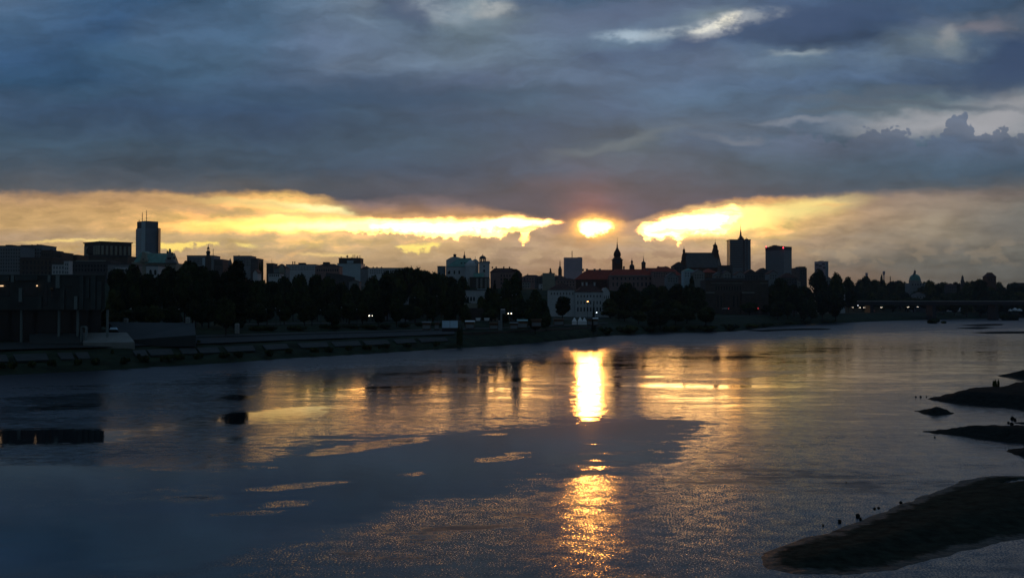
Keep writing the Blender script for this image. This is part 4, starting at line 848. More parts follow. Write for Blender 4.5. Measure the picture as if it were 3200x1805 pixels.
d.part('shaft', MB().box(-2.2, 2.2, 0, 4.4, 0, zz(836)), 'brick_dark'); d.part('dome', MB().lathe([(2.3, zz(836)), (2.5, zz(832)), (2.0, zz(828)), (.9, zz(825)), (.9, zz(820)), (1.15, zz(818)), (.8, zz(814)), (.25, zz(812)), (.08, zz(804))], 0, 2.2, 10), 'metal_dark')
d = Bd('bell_turret', 'small domed roof turret with a needle on the right-hand castle roof', 2005, 2020, 850, cat='turret'); zz = d.Z
d.part('shaft', MB().lathe([(2.0, 0), (2.0, zz(823))], 0, 2.2, 8), 'brick_dark'); d.part('dome', MB().lathe([(2.4, zz(823)), (2.1, zz(820)), (1.2, zz(817)), (.5, zz(815)), (.35, zz(810)), (.08, zz(798))], 0, 2.2, 10), 'metal_dark')
d = Bd('riverside_palace', 'long white building with dark red roof near the bank under the castle', 1712, 1906, 520); zz, X = d.Z, d.X
d.part('wall', MB().box(X(1714), X(1797), 0, 13, 0, zz(905)), 'plaster_white'); d.part('roof', MB().hip(X(1714), X(1797), 0, 13, zz(905), zz(884), 7), 'tile_dark')
d.part('wall', MB().box(X(1797.1), X(1885), -2, 12, 0, zz(912)), 'plaster_white'); d.part('roof', MB().hip(X(1797.1), X(1885), -2, 12, zz(912), zz(888), 6), 'tile_dark')
d.part('end_pavilion', MB().box(X(1882), X(1904), -3, 10, 0, zz(914)), 'plaster_white'); d.part('end_gable', MB().prism([(X(1882), zz(914)), (X(1904), zz(914)), (X(1900), zz(906)), (X(1892), zz(898)), (X(1886), zz(900))], -3, 8), 'plaster_white')
d.chimney([1822, 1835, 1860], 883, 892, 5, 4, 'plaster_white'); d.windows(1800, 1880, 920, 930, 8, 1, .3, .7, y=-2.1); d.windows(1800, 1880, 938, 952, 8, 1, .3, .7, y=-2.1); d.windows(1800, 1880, 958, 974, 8, 1, .4, .8, y=-2.1); d.windows(1718, 1795, 912, 922, 8, 1, .3, .7); d.windows(1884, 1903, 920, 970, 3, 3, .3, .5, y=-3.1)
# cathedral
d = Bd('gothic_cathedral', 'cathedral with a high steep dark roof between a stepped gable and a tall turreted gable', 2125, 2262, 930, cat='cathedral'); zz, X = d.Z, d.X
d.part('wall', MB().box(X(2146), X(2250), 0, 22, 0, zz(836)), 'brick_dark'); d.part('roof', MB().prismx([(-.5, zz(836)), (22.5, zz(836)), (11, zz(787))], X(2147), X(2246)), 'roof_grey')
g = [(2129, 836), (2132, 832), (2134, 832), (2134, 822), (2136, 822), (2136, 812), (2138, 812), (2138, 802), (2140, 802), (2140, 793), (2142, 788), (2142, 778), (2144, 775), (2146, 778), (2147, 787), (2150, 789), (2150, 836)]
d.part('stepped_gable', MB().prism([(X(a), zz(c)) for a, c in g][::-1], 8, 14), 'brick_dark'); mast(d, 2144.5, 768, 776, .18, 11, 'cross')
g = [(2240, 836), (2238, 800), (2235, 785), (2237, 778), (2240, 768), (2238, 764), (2242, 760), (2246, 764), (2248, 768), (2249, 778), (2252, 782), (2251, 788), (2254, 800), (2257, 815), (2261, 830), (2261, 836)]
d.part('turreted_gable', MB().prism([(X(a), zz(c)) for a, c in g][::-1], 7, 15), 'brick_dark')
d.part('turret', MB().lathe([(2.0, zz(778)), (1.9, zz(768)), (2.3, zz(766)), (1.2, zz(762)), (.6, zz(759)), (.7, zz(757)), (.2, zz(754)), (.08, zz(744))], X(2243.5), 11, 8), 'metal_dark')
for a, c in ((2238, 783), (2250, 781), (2139, 797), (2135, 817)): d.part('pinnacle', MB().lathe([(.7, zz(c + 6)), (.5, zz(c)), (.05, zz(c - 3))], X(a), 10.5, 6), 'brick_dark')
d.part('end_wall', MB().prism([(X(2244), 0), (X(2261), 0), (X(2261), zz(836)), (X(2250), zz(805)), (X(2244), zz(836))], 5.5, 6.99), 'stone_pale')
for l_, r_, t_, D_, wm, rm, kind, lb in [
    (2104, 2142, 819, 860, 'plaster_dark', 'tile_dark', 'g', 'dark peaked gable house at the left foot of the cathedral'), (2040, 2112, 832, 790, 'plaster_pink', 'tile_red', 'h', 'red-roofed house between castle and cathedral'),
    (2138, 2172, 836, 740, 'facade_pale', 'copper_green', 'h', 'small pale house with a green hipped roof in front of the cathedral'), (2168, 2202, 842, 720, 'stone_pale', 'roof_grey', 'g', 'grey house with a wide gable right of the green-roofed one'),
    (2085, 2120, 852, 700, 'plaster_grey', 'roof_grey', 'g', 'grey gabled house under the peaked dark house'), (2196, 2240, 838, 800, 'brick_dark', 'tile_red', 'h', 'red-brown house under the cathedral roof'),
    (2236, 2262, 850, 740, 'stone_pale', 'roof_grey', 'g', 'pale gabled house below the tall turreted gable'), (2262, 2284, 846, 730, 'stone_pale', 'tile_dark', 'g', 'second pale gabled house, right of the tall gable'),
    (2252, 2290, 830, 860, 'plaster_dark', 'roof_grey', 'f', 'flat dark block between the cathedral and the spired slab tower'), (2325, 2372, 843, 800, 'plaster_dark', 'tile_dark', 'g', 'dark house sloping down right of the spired slab tower'),
    (2300, 2328, 848, 760, 'plaster_grey', 'tile_dark', 'g', 'small dark gabled house at the foot of the spired slab tower'), (2370, 2404, 838, 820, 'plaster_dark', 'tile_dark', 'g', 'dark house left of the tower with red lights'),
    (2404, 2430, 846, 720, 'plaster_grey', 'tile_dark', 'g', 'house with a pale chimney at the foot of the tower with red lights'), (2440, 2492, 852, 700, 'plaster_dark', 'tile_dark', 'h', 'low dark roof under the tower with red lights'),
    (2486, 2522, 838, 860, 'plaster_dark', 'roof_grey', 'f', 'flat dark building right of the tower with red lights'), (2500, 2518, 834, 820, 'plaster_dark', 'tile_dark', 'f', 'small box-topped building right of the tower with red lights'),
    (2478, 2502, 872, 640, 'stone_pale', 'tile_dark', 'g', 'pale end wall between trees below the tower with red lights'), (2560, 2605, 884, 640, 'plaster_cream', 'tile_dark', 'h', 'cream house with a hipped roof left of the bridge end'),
    (2599, 2624, 874, 650, 'plaster_white', 'tile_dark', 'g', 'white steep-gabled house above the bridge end'), (2618, 2641, 890, 620, 'plaster_white', 'tile_dark', 'g', 'white house half hidden by trees right above the bridge end'),
    (2580, 2600, 866, 700, 'plaster_grey', 'roof_grey', 'g', 'small grey gable behind the cream house'), (2862, 2892, 912, 800, 'plaster_grey', 'roof_grey', 'h', 'pale villa in the trees below the green dome'), (2940, 2988, 926, 820, 'plaster_dark', 'roof_grey', 'h', 'long low shed in the trees above the bridge'),
    (3182, 3230, 908, 800, 'plaster_grey', 'tile_dark', 'h', 'pale house in the trees at the right edge'), (3176, 3260, 884, 1100, 'plaster_dark', 'roof_grey', 'f', 'long grey block on the horizon at the right edge'), (2800, 2822, 878, 1200, 'plaster_dark', 'tile_dark', 'g', 'dim gabled house on the horizon left of the green dome'),
    (2966, 2990, 884, 1100, 'plaster_dark', 'tile_dark', 'h', 'dim brownish house on the horizon between dome and little turret')]:
    d = Bd('town_house', lb, l_, r_, D_, cat='house'); w_ = r_ - l_
    if kind == 'f': d.block(l_, r_, t_, 12, wm)
    elif kind == 'g': d.gablefront(l_, r_, t_ + min(14, w_ * .32), t_, 12, wm, rm)
    else: d.hipped(l_, r_, t_ + min(16, max(7, w_ * .3)), t_, 12, wm, rm)
    hh = t_ + min(16, w_ * .32) + 3; n_ = max(2, int(w_ / 8)); d.windows(l_ + 2, r_ - 2, hh, hh + 16, n_, 2, .35, .5)
    if w_ > 24 and kind != 'f': d.chimney([l_ + w_ * .66], t_ + 1, t_ + 10, 3.5, 5)
d = Bd('spired_tower', 'wide dark slab tower with a spire on its roof right of the cathedral', 2281, 2347, 1500, cat='tower'); zz, X = d.Z, d.X
d.part('wall', MB().box(X(2282), X(2347), 0, 22, 0, zz(750)), 'glass_tower'); d.part('corner_strip', MB().box(X(2322), X(2328), -.8, -.003, 0, zz(750)), 'metal_dark'); d.part('corner_strip', MB().box(X(2334), X(2336), -.8, -.003, 0, zz(750)), 'metal_dark')
d.part('roof', MB().box(X(2281), X(2348), -.6, 22.6, zz(750), zz(748)), 'metal_dark'); d.part('crown', MB().box(X(2314), X(2329), 6, 16, zz(748), zz(742)).box(X(2317), X(2326), 7, 15, zz(742), zz(738)), 'metal_dark')
d.part('spire', MB().lathe([(2.4, zz(738)), (1.2, zz(730)), (1.5, zz(728)), (.7, zz(720)), (.4, zz(714)), (.15, zz(700))], X(2321), 11, 8), 'metal_dark'); d.part('roof_hut', MB().box(X(2334), X(2342), 6, 12, zz(748), zz(745)), 'metal_dark'); mast(d, 2337, 740, 748, .4, 8)
for k in range(14): d.part('floor_band', MB().box(X(2283), X(2321), -.35, -.003, zz(757 + k * 6), zz(755 + k * 6)), 'glass_dark')
d = Bd('beacon_tower', 'dark two-faced tower with red warning lights on its roof', 2403, 2484, 1700, cat='tower'); zz, X = d.Z, d.X
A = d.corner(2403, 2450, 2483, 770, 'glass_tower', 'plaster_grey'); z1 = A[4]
A2 = d.corner(2402.6, 2450, 2483.6, 769.5, 'metal_dark', 'metal_dark', base=781, name='top_storeys')
d.part('plant_rooms', MB().box(X(2424), X(2446), 20, 40, z1, zz(765)).box(X(2430), X(2440), 22, 34, zz(765), zz(763)).box(X(2446), X(2457), 20, 36, z1, zz(766)).box(X(2462), X(2478), 22, 34, z1, zz(768)), 'metal_dark')
for a, t_ in ((2404.5, 769), (2448, 774.3)):
    d.part('warning_light', MB().lathe([(.2, zz(t_) - 1), (1.3, zz(t_)), (.2, zz(t_) + 1)], X(a), (A[0][1] if a < 2410 else A[1][1]) - 2.2, 8), 'red_lamp')
d = Bd('apartment_tower', 'small hazy tower block with balconies right of the tower with red lights', 2553, 2593, 1500, cat='tower'); zz, X = d.Z, d.X
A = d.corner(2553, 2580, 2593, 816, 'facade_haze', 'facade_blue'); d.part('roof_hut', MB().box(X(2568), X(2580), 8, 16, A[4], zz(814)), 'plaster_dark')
for a, c in ((2559, 824), (2567, 828), (2575, 822), (2577, 834), (2562, 838)): d.part('balcony', MB().box(X(a) - 1.6, X(a) + 1.6, 6 - (a - 2553) * .3, 10, zz(c + 4), zz(c)), 'plaster_dark')
# horizon on the right
d = Bd('domed_church', 'church with a big green dome and lantern on the right horizon', 2846, 2893, 1100, cat='church'); zz, X = d.Z, d.X
d.part('drum', MB().lathe([(7.0, 0), (7.0, zz(879)), (7.3, zz(878.5)), (7.3, zz(876)), (6.8, zz(875))], X(2869), 8, 20), 'stone_pale')
d.part('dome', MB().lathe([(6.8, zz(875)), (6.6, zz(870)), (5.8, zz(864)), (4.2, zz(859)), (2.4, zz(856.5)), (1.3, zz(856))], X(2869), 8, 20), 'copper_green')
d.part('lantern', MB().lathe([(1.2, zz(856)), (1.2, zz(848)), (1.6, zz(847.5)), (1.0, zz(845)), (.2, zz(843)), (.1, zz(837))], X(2869), 8, 8), 'roof_grey'); d.part('pinnacle', MB().lathe([(.7, zz(862)), (.7, zz(854)), (.1, zz(851))], X(2861), 4, 6), 'roof_grey')
d.part('wall', MB().box(X(2846), X(2893), 0, 16, 0, zz(884)), 'plaster_grey'); d.windows(2849, 2890, 885, 893, 5, 1, .4, .7)
d = Bd('pointed_turret', 'little pointed turret among trees between the green dome and the brick tower', 3006, 3016, 1150, cat='turret'); zz = d.Z
d.part('wall', MB().lathe([(2.4, 0), (2.4, zz(876)), (1.6, zz(873)), (1.5, zz(868))], 0, 2, 8), 'plaster_dark'); d.part('roof', MB().lathe([(1.7, zz(868)), (1.2, zz(864)), (.2, zz(859))], 0, 2, 8), 'metal_dark')
d = Bd('brick_tower', 'squat brick tower with a hipped cap near the right edge', 3084, 3115, 1000, cat='tower'); zz, X = d.Z, d.X
d.part('wall', MB().box(X(3085), X(3114), 0, 10, 0, zz(865)), 'brick_dark'); d.part('roof', MB().frust(X(3083.5), X(3115.5), -.5, 10.5, zz(865), X(3093), X(3107), 3.5, 6.5, zz(853)).box(X(3093), X(3107), 3.4, 6.6, zz(853), zz(851)), 'tile_dark')
d.windows(3088, 3112, 868, 880, 3, 1, .25, .6)
for px, t_, w_, lb in ((2709, 852, 6, 'thin pale water tower on the right horizon, left one of two'), (2763, 847, 8, 'taller thin pale mast tower between two poplars on the horizon')):
    d = Bd('mast_tower', lb, px - w_ / 2, px + w_ / 2, 1600, cat='tower', group='mast towers on the horizon'); zz = d.Z
    d.part('shaft', MB().lathe([(1.2, 0), (1.0, zz(t_ + 12))], 0, 0, 8), 'facade_haze'); d.part('head', MB().lathe([(1.4, zz(t_ + 12)), (2.3, zz(t_ + 9)), (2.3, zz(t_ + 1)), (1.4, zz(t_))], 0, 0, 8), 'facade_haze')
# dark terraced building above the bank
d = Bd('school_building', 'long brown building with pale cornices and tall piers right of the dark trees', 2190, 2402, 660); zz, X = d.Z, d.X
d.part('wall', MB().box(X(2205), X(2402), 0, 18, 0, zz(876)), 'stone_brown'); d.part('roof', MB().box(X(2203), X(2404), -.5, 18.5, zz(876), zz(874.5)), 'roof_grey')
d.part('attic', MB().box(X(2218), X(2332), 3, 16, zz(874.5), zz(868)), 'plaster_dark'); d.part('cornice', MB().box(X(2222), X(2322), -.5, -.003, zz(886), zz(884)), 'stone_pale'); d.part('cornice', MB().box(X(2375), X(2401), -.5, -.003, zz(886), zz(884)), 'stone_pale')
d.part('left_wing', MB().box(X(2194), X(2232), -3, -.004, 0, zz(913)), 'stone_brown'); d.part('cornice', MB().box(X(2193), X(2230), -3.5, -3.003, zz(916), zz(912)), 'stone_pale')
d.part('right_wing', MB().box(X(2316), X(2354), -3, -.004, 0, zz(913)), 'stone_brown'); d.part('cornice', MB().box(X(2315), X(2354), -3.5, -3.003, zz(916), zz(912)), 'stone_pale')
for a in (2208, 2222, 2238, 2258, 2268, 2282, 2298, 2310, 2326, 2342, 2362, 2380): d.part('pier', MB().box(X(a) - .7, X(a) + .7, -3.8 if a < 2232 or 2316 < a < 2354 else -.6, -3.51 if a < 2232 or 2316 < a < 2354 else -.003, 0, zz(916)), 'stone_brown')
d.windows(2236, 2314, 922, 960, 6, 1, .5, .9, name='tall_window'); d.windows(2234, 2318, 892, 908, 10, 1, .4, .7)

# ------------------------------------------------------------------ science centre on the left bank
d = Bd('science_centre', 'big dark box-shaped modern building with pale vertical panels at the left edge', -150, 335, 206, z=4.6, off=30); zz, X = d.Z, d.X
kk = 258 / 213
def plan(l, r, y0, y1, z0, z1):
    o = MB().box(l, r, y0, y1, z0, z1); f0 = (d.D + y0) / d.D; f1 = (d.D + y1) / d.D
    o.v = [(((x + d.x) * ((d.D + y) / d.D) * 1.004 - d.x), y, z) for x, y, z in o.v]; return o
d.part('upper_storey', plan(X(-150), X(333), 0, 45, zz(968), zz(858.5)), 'panel_dark'); d.part('parapet', plan(X(-151), X(334), -.15, 45.2, zz(858.5), zz(857.2)), 'panel_pale')
d.part('ground_floor', plan(X(-150), X(322), 4, 44, 0, zz(968)), 'glass_dark')
for a, c, t_, b_, k in ((35, 44, 860, 881, 'panel_pale'), (150, 158, 860, 881, 'panel_pale'), (175, 187, 860, 900, 'panel_pale'), (60, 70, 900, 943, 'panel_pale'), (233, 243, 925, 966, 'panel_pale'), (48, 118, 862, 876, 'panel_mid'), (190, 203, 902, 966, 'panel_mid'), (120, 132, 925, 966, 'panel_mid'), (250, 262, 862, 966, 'panel_mid'), (285, 300, 862, 966, 'panel_mid'), (305, 318, 880, 966, 'panel_mid'), (270, 280, 870, 930, 'panel_mid'), (0, 30, 862, 878, 'panel_mid')):
    if k not in MATS: mat('panel_mid', (.05, .065, .065), rough=.6, var=.2)
    d.part('facade_panel', MB().box(X(a), X(c), -.3, -.003, zz(b_), zz(t_)), k)
for a, c, t_, b_ in ((-40, 30, 886, 925), (72, 118, 893, 925), (200, 225, 893, 900), (136, 148, 890, 955)): d.part('window', MB().box(X(a), X(c), -.08, -.003, zz(b_), zz(t_)), 'glass_dark')
for a in (178, 237, 330, 60, -20): d.part('column', MB().tube((X(a), 1, 0), (X(a), 1, zz(968)), .3, n=8), 'panel_pale')
for a, c in ((5, 893), (10.5, 893), (118, 892.5)): d.part('lamp', MB().box(X(a) - .13, X(a) + .13, -.5, -.31, zz(c) - .13, zz(c) + .13), 'dim_lamp')
d.part('lantern', MB().lathe([(.1, zz(908)), (.45, zz(905)), (.3, zz(899)), (.1, zz(898))], X(168), -1, 8).tube((X(168), -1, zz(928)), (X(168), -1, zz(908)), .06), 'wood_brown')
d.part('entrance_arch', MB().prism([(X(262), 0), (X(262), zz(1022)), (X(266), zz(1018)), (X(274), zz(1018)), (X(278), zz(1022)), (X(278), 0), (X(276), 0), (X(276), zz(1024)), (X(272), zz(1021)), (X(268), zz(1021)), (X(264), zz(1024)), (X(264), 0)], -1.5, -.5), 'panel_pale')
def slopebox(name, label, cat, pts_px, D0, D1, m, lift0=0):
    """a low built slope: near edge at D0, far edge at D1, corners given in the picture"""
    q = MB(); (a, ya), (c, yc), (e, ye), (g_, yg) = pts_px
    P_ = [at(a, ya, D0), at(c, yc, D0), at(e, ye, D1), at(g_, yg, D1)]
    k = [tuple(p) for p in P_] + [(p.x, p.y, min(pp.z for pp in P_) - 1.5) for p in P_]
    q.v = k; q.f = [(0, 1, 2, 3), (0, 4, 5, 1), (1, 5, 6, 2), (2, 6, 7, 3), (3, 7, 4, 0), (4, 7, 6, 5)]
    o = q.build(name, m); tag(o, label, cat); return o
mat('plaza_stone', (.042, .052, .055), var=.12)
slopebox('terrace_wall', 'long pale low wall in front of the dark science building', 'wall', [(92, 1073), (259, 1071), (259, 1040), (92, 1043)], 204, 208, 'plaza_stone')
slopebox('stone_ramp', 'paler sloping stone ramp at the right end of the low wall', 'ramp', [(260, 1071), (421, 1068), (396, 1038), (260, 1039)], 203, 210, 'stone_pale')
slopebox('lawn_bank', 'plain greyish sloping bank between the ramp and the dark riverside trees', 'bank', [(400, 1062), (612, 1046), (608, 1009), (336, 1005)], 212, 232, 'plaza_stone')
for a, t_, lb in ((394, 998, 'small pale stone post on top of the greyish bank near the science building'), (587, 995, 'small pale stone post at the right end of the greyish bank'), (741, 1014, 'pale box-like post on the grass right of the big dark tree')):
    p = at(a, t_, 232 if a < 700 else 222); o = MB().box(-.45, .45, -.45, .45, -2.2, 0).frust(-.55, .55, -.55, .55, 0, -.3, .3, -.3, .3, .35).build('stone_post', 'stone_pale'); o.location = p; tag(o, lb, 'post', 'stone posts')
p = at(355, 1029, 209); o = MB().frust(-.9, .9, -.3, .3, 0, -.6, .6, -.2, .2, .5).build('blue_cover', 'screen_blue'); o.location = p; tag(o, 'small bluish covered object lying on the pale ramp', 'cover')

# ------------------------------------------------------------------ trees
def tree_meshes(kind, seed):
    R = random.Random(seed); v = []; f = []; lobes = []
    if kind == 'round':
        for k in range(11):
            a = R.uniform(0, 2 * pi); r = R.uniform(.5, 3.2); z = R.uniform(3.2, 8.8) ; lobes.append((r * cos(a), r * sin(a), z, R.uniform(1.4, 2.5), R.uniform(1.2, 2.1)))
        lobes.append((0, 0, 6, 3.2, 3.4)); lobes.append((R.uniform(-1, 1), 0, 8.8, 1.8, 1.6)); nl = 2600; ls = .34
    elif kind == 'poplar':
        for k in range(14):
            z = 1.2 + k * .68; w = 1.05 * max(.02, 1 - (abs(k - 5.6) / 8.3) ** 3.2) ** .6 + .1; lobes.append((R.uniform(-.2, .2), R.uniform(-.2, .2), z, w, .8))
        nl = 2600; ls = .2
    elif kind == 'spruce':
        for k in range(12):
            z = 1.2 + k * .72; w = 2.0 * (1 - k / 12.5) + .12; lobes.append((0, 0, z, w, .42))
        nl = 2000; ls = .22
    else:
        for k in range(9):
            a = R.uniform(0, 2 * pi); r = R.uniform(.3, 3.4); lobes.append((r * cos(a), r * sin(a), R.uniform(.3, 1.5), R.uniform(.9, 1.7), R.uniform(.7, 1.3)))
        nl = 1300; ls = .26
    wsum = [l[3] * l[3] for l in lobes]
    for i in range(nl):
        x, y, z, rx, rz = R.choices(lobes, wsum)[0]
        d_ = Vector((R.gauss(0, 1), R.gauss(0, 1), R.gauss(0, 1))).normalized(); q_ = R.uniform(.78, 1.12)
        c = Vector((x + d_.x * rx * q_, y + d_.y * rx * q_, z + d_.z * rz * q_))
        n_ = (d_ + Vector((R.uniform(-.9, .9), R.uniform(-.9, .9), R.uniform(-.9, .9)))).normalized(); u = n_.orthogonal().normalized(); w = n_.cross(u)
        s1, s2 = ls * R.uniform(.6, 1.5), ls * R.uniform(.6, 1.5); k = len(v)
        v += [tuple(c + u * s1), tuple(c + w * s2), tuple(c - u * s1), tuple(c - w * s2)]; f.append((k, k + 1, k + 2, k + 3))
    # foliage hidden inside each clump
    for x, y, z, rx, rz in lobes:
        k = len(v); n1, n2 = 7, 4
        for j in range(n2 + 1):
            t = -pi / 2 + pi * j / n2
            for i in range(n1):
                a = 2 * pi * i / n1; v.append((x + .82 * rx * cos(t) * cos(a), y + .82 * rx * cos(t) * sin(a), z + .82 * rz * sin(t)))
        f += [(k + j * n1 + i, k + j * n1 + (i + 1) % n1, k + (j + 1) * n1 + (i + 1) % n1, k + (j + 1) * n1 + i) for j in range(n2) for i in range(n1)]
    c = MB(); c.v = v; c.f = f
    t = MB()
    if kind == 'round':
        t.tube((0, 0, -2), (.1, .1, 3), .32, .22).tube((.1, .1, 2.8), (.3, .1, 6), .22, .1)
        for k in range(4):
            a = k * pi / 2 + .4; t.tube((.1, .1, 2.6), (2 * cos(a), 2 * sin(a), 5.5), .13, .05, 5)
    elif kind == 'bush': t.tube((0, 0, -.5), (0, 0, 1), .1, .05)
    else: t.tube((0, 0, -2), (0, 0, 8.5), .22, .05)
    return c, t
HT = {'round': 10.5, 'poplar': 11.0, 'spruce': 10.0, 'bush': 2.4}; WD = {'round': 9.0, 'poplar': 2.2, 'spruce': 4.0, 'bush': 7.6}
TM = {}
for kd, lf, ns in (('round', 'leaf_dark', 5), ('poplar', 'leaf_dark', 2), ('spruce', 'leaf_needle', 2), ('bush', 'leaf_mid', 3)):
    TM[kd] = []
    for i in range(ns):
        c, t = tree_meshes(kd, i * 11 + len(kd)); cm = c.mesh('crown', lf if i % 2 == 0 else ('leaf_mid' if kd == 'round' else lf)); tm = t.mesh('trunk', 'bark'); TM[kd].append((cm, tm))
NAMES = {'round': ('broadleaf_tree', 'tree'), 'poplar': ('poplar_tree', 'tree'), 'spruce': ('spruce_tree', 'tree'), 'bush': ('riverside_bush', 'bush')}
TR = random.Random(5); tcount = 0
def tree(px, top, wpx, D, label, group=None, kind='round', z=None):
    global tcount
    tcount += 1
    D = shoreD(px) - D if D < 0 else max(D, shoreD(px) + 4); p = at(px, top, D); gz = ground_z(p.x, D) if z is None else z
    H = max(1.2, p.z - gz + .2); w = wpx / F * D
    cm, tm = TM[kind][tcount % len(TM[kind])]; nm, cat = NAMES[kind]
    e = thing(nm, label, cat, (p.x, D, gz), TR.uniform(0, 6.28), group)
    sx_ = w / WD[kind]; sz_ = H / HT[kind]
    if kind == 'round' and sz_ > 1.9 * sx_: sx_ = sz_ / 1.9
    e.scale = (sx_, sx_, sz_)
    child('crown', cm, e); child('trunk', tm, e); return e
# named single trees
for a in [(742, 811, 56, 262, 'tallest poplar-shaped dark tree in the left half, rising above the skyline', 'poplar'),
          (591, 815, 50, 330, 'round dark crown breaking the skyline just right of the green-roofed church', 'round'), (418, 826, 46, 330, 'rounded dark tree under the foot of the twin-antenna tower', 'round'),
          (375, 838, 30, 330, 'small dark tree left of the one under the twin-antenna tower', 'round'), (533, 833, 70, 330, 'wide dark tree below the stepped gable of the green-roofed church', 'round'),
          (812, 818, 6, 640, 'left one of two tiny tree tops on the ridge right of the grey blocks', 'poplar'), (819, 815, 7, 640, 'right one of two tiny tree tops on the ridge right of the grey blocks', 'poplar'),
          (1212, 845, 34, 430, 'dark tree in front of the long low bluish block', 'round'), (1282, 833, 30, 470, 'highest dark crown left of the scarp church', 'round'), (1546, 870, 26, 400, 'dark pointed tree between the pavilion and the corner tenement', 'spruce'),
          (1585, 872, 20, 440, 'small tree in front of the pale end wall of the corner tenement', 'round'), (1612, 850, 34, 400, 'tall dark tree at the right end of the corner tenement', 'poplar'),
          (1505, 925, 26, 400, 'round dark tree in front of the white pavilion', 'round'), (1758, 926, 60, 420, 'round tree in front of the long white palace', 'round'), (1672, 905, 50, 430, 'dark tree left of the long white palace', 'round'),
          (1855, 946, 14, 380, 'little pointed bush in front of the right half of the white palace', 'spruce'), (1955, 884, 74, 520, 'large round tree under the castle front', 'round'), (2162, 860, 16, 560, 'slim pointed tree rising in front of the green-roofed house', 'poplar'),
          (2432, 868, 60, 640, 'broad dark tree in front of the tower with red lights', 'round'), (2562, 843, 36, 760, 'dark tree in front of the small hazy tower block', 'round'), (2614, 852, 32, 800, 'spiky-topped dark tree above the white gabled house', 'round'),
          (2612, 903, 26, 790, 'small dark tree between the white houses by the bridge end', 'round'), (2650, 865, 26, 860, 'dark round tree standing a little above the right-hand treeline', 'round'),
          (2755, 856, 8, 1100, 'left one of two slim poplars on the right horizon', 'poplar'), (2782, 857, 10, 1100, 'right one of two slim poplars on the right horizon', 'spruce'),
          (2905, 874, 12, 1050, 'small tree just right of the green dome', 'round'), (2703, 862, 26, 1150, 'low tree under the thin pale water tower', 'round'),
          (1436, 1024, 20, 282, 'dark upright bush at the edge of the quay wall below the blue screen', 'bush'), (3060, 872, 26, 1000, 'tree top left of the squat brick tower', 'round'), (1300, 838, 40, 480, 'dark tree second from the highest crown left of the scarp church', 'round')]:
    tree(*a[:5], kind=a[5])
def treeline(curve_, a, c, step, w, D, what, group, jit=9, kind='round', dD=25):
    n = 0; xs_ = []; x = a
    while x < c: xs_.append(x + TR.uniform(-.3, .3) * step); x += step * TR.uniform(.85, 1.15)
    for i, x in enumerate(xs_):
        t_ = interp(curve_, x) + TR.uniform(-jit * .3, jit)
        tree(x, t_, w * TR.uniform(.8, 1.3), D + TR.uniform(-dD, dD) * (1 if D > 0 else .5), '%s %s' % (ORD[min(i, len(ORD) - 1)] + (' dark tree' if kind == 'round' else ' bush'), what), group, kind)
G = 'trees between river and skyline'
treeline([(345, 905), (430, 885), (480, 850), (560, 840), (600, 822), (640, 836), (700, 842), (760, 872), (800, 878)], 345, 800, 40, 56, 300, 'from the left in the tall dark row right of the science building', G)
treeline([(340, 965), (560, 945), (700, 925), (800, 935)], 345, 800, 50, 66, 252, 'from the left in the lowest row of trees behind the greyish bank', G)
treeline([(780, 868), (860, 872), (900, 856), (1000, 858), (1040, 862), (1080, 885), (1130, 885), (1160, 862), (1240, 866)], 770, 1250, 40, 56, 400, 'from the left along the ridge in front of the long pale block', G)
treeline([(780, 910), (1000, 900), (1100, 905), (1240, 900)], 780, 1250, 42, 60, 350, 'from the left in the middle row below the antenna block', G)
treeline([(800, 945), (1000, 940), (1250, 935)], 800, 1260, 46, 58, 312, 'from the left in the low row behind the lit car', G)
treeline([(1240, 842), (1300, 838), (1360, 845), (1390, 862), (1440, 856), (1462, 880)], 1240, 1465, 30, 48, 480, 'from the left in the row directly in front of the scarp church', G)
treeline([(1240, 875), (1340, 880), (1430, 890), (1470, 915)], 1250, 1450, 34, 54, 430, 'from the left in the second row below the scarp church', G)
treeline([(1250, 920), (1430, 915)], 1255, 1440, 38, 56, 385, 'from the left in the third row below the scarp church', G)
treeline([(1250, 955), (1440, 950)], 1260, 1450, 44, 50, 345, 'from the left in the lowest row left of the pavilion', G)
treeline([(1460, 905), (1530, 900), (1560, 892), (1640, 915)], 1534, 1650, 24, 34, 410, 'from the left in the upright row right of the white pavilion', G)
treeline([(1530, 935), (1650, 925), (1700, 935)], 1535, 1715, 34, 48, 375, 'from the left in the row between pavilion and palace', G)
treeline([(1450, 965), (1600, 955), (1720, 965)], 1545, 1730, 36, 44, 352, 'from the left in the low row behind the market stalls', G)
treeline([(1900, 905), (1960, 900), (2020, 892), (2100, 883), (2160, 885), (2200, 905), (2215, 930)], 1905, 2210, 34, 60, 560, 'from the left in the row under the castle and cathedral', G)
treeline([(1900, 935), (2000, 925), (2200, 930)], 1905, 2205, 38, 62, 500, 'from the left in the second row under the castle', G)
treeline([(1900, 962), (2200, 958)], 1910, 2200, 42, 58, 462, 'from the left in the lowest row under the castle', G)
treeline([(2340, 930), (2380, 905), (2420, 885), (2480, 890), (2560, 893), (2640, 915)], 2350, 2640, 36, 56, 690, 'from the left in the row below the tower with red lights', G)
treeline([(2340, 945), (2560, 930), (2660, 930)], 2345, 2570, 40, 52, 640, 'from the left in the lower row below the tower with red lights', G)
R_ = 'trees along the right horizon'
treeline([(2630, 878), (2680, 874), (2760, 872), (2850, 882), (2900, 878), (3000, 880), (3050, 874), (3120, 880), (3200, 884)], 2640, 3260, 24, 40, 1180, 'from the left in the farthest row on the right horizon', R_, jit=4)
treeline([(2640, 890), (2900, 888), (3200, 892)], 2640, 3270, 28, 46, 1110, 'from the left in the second row on the right horizon', R_, jit=6)
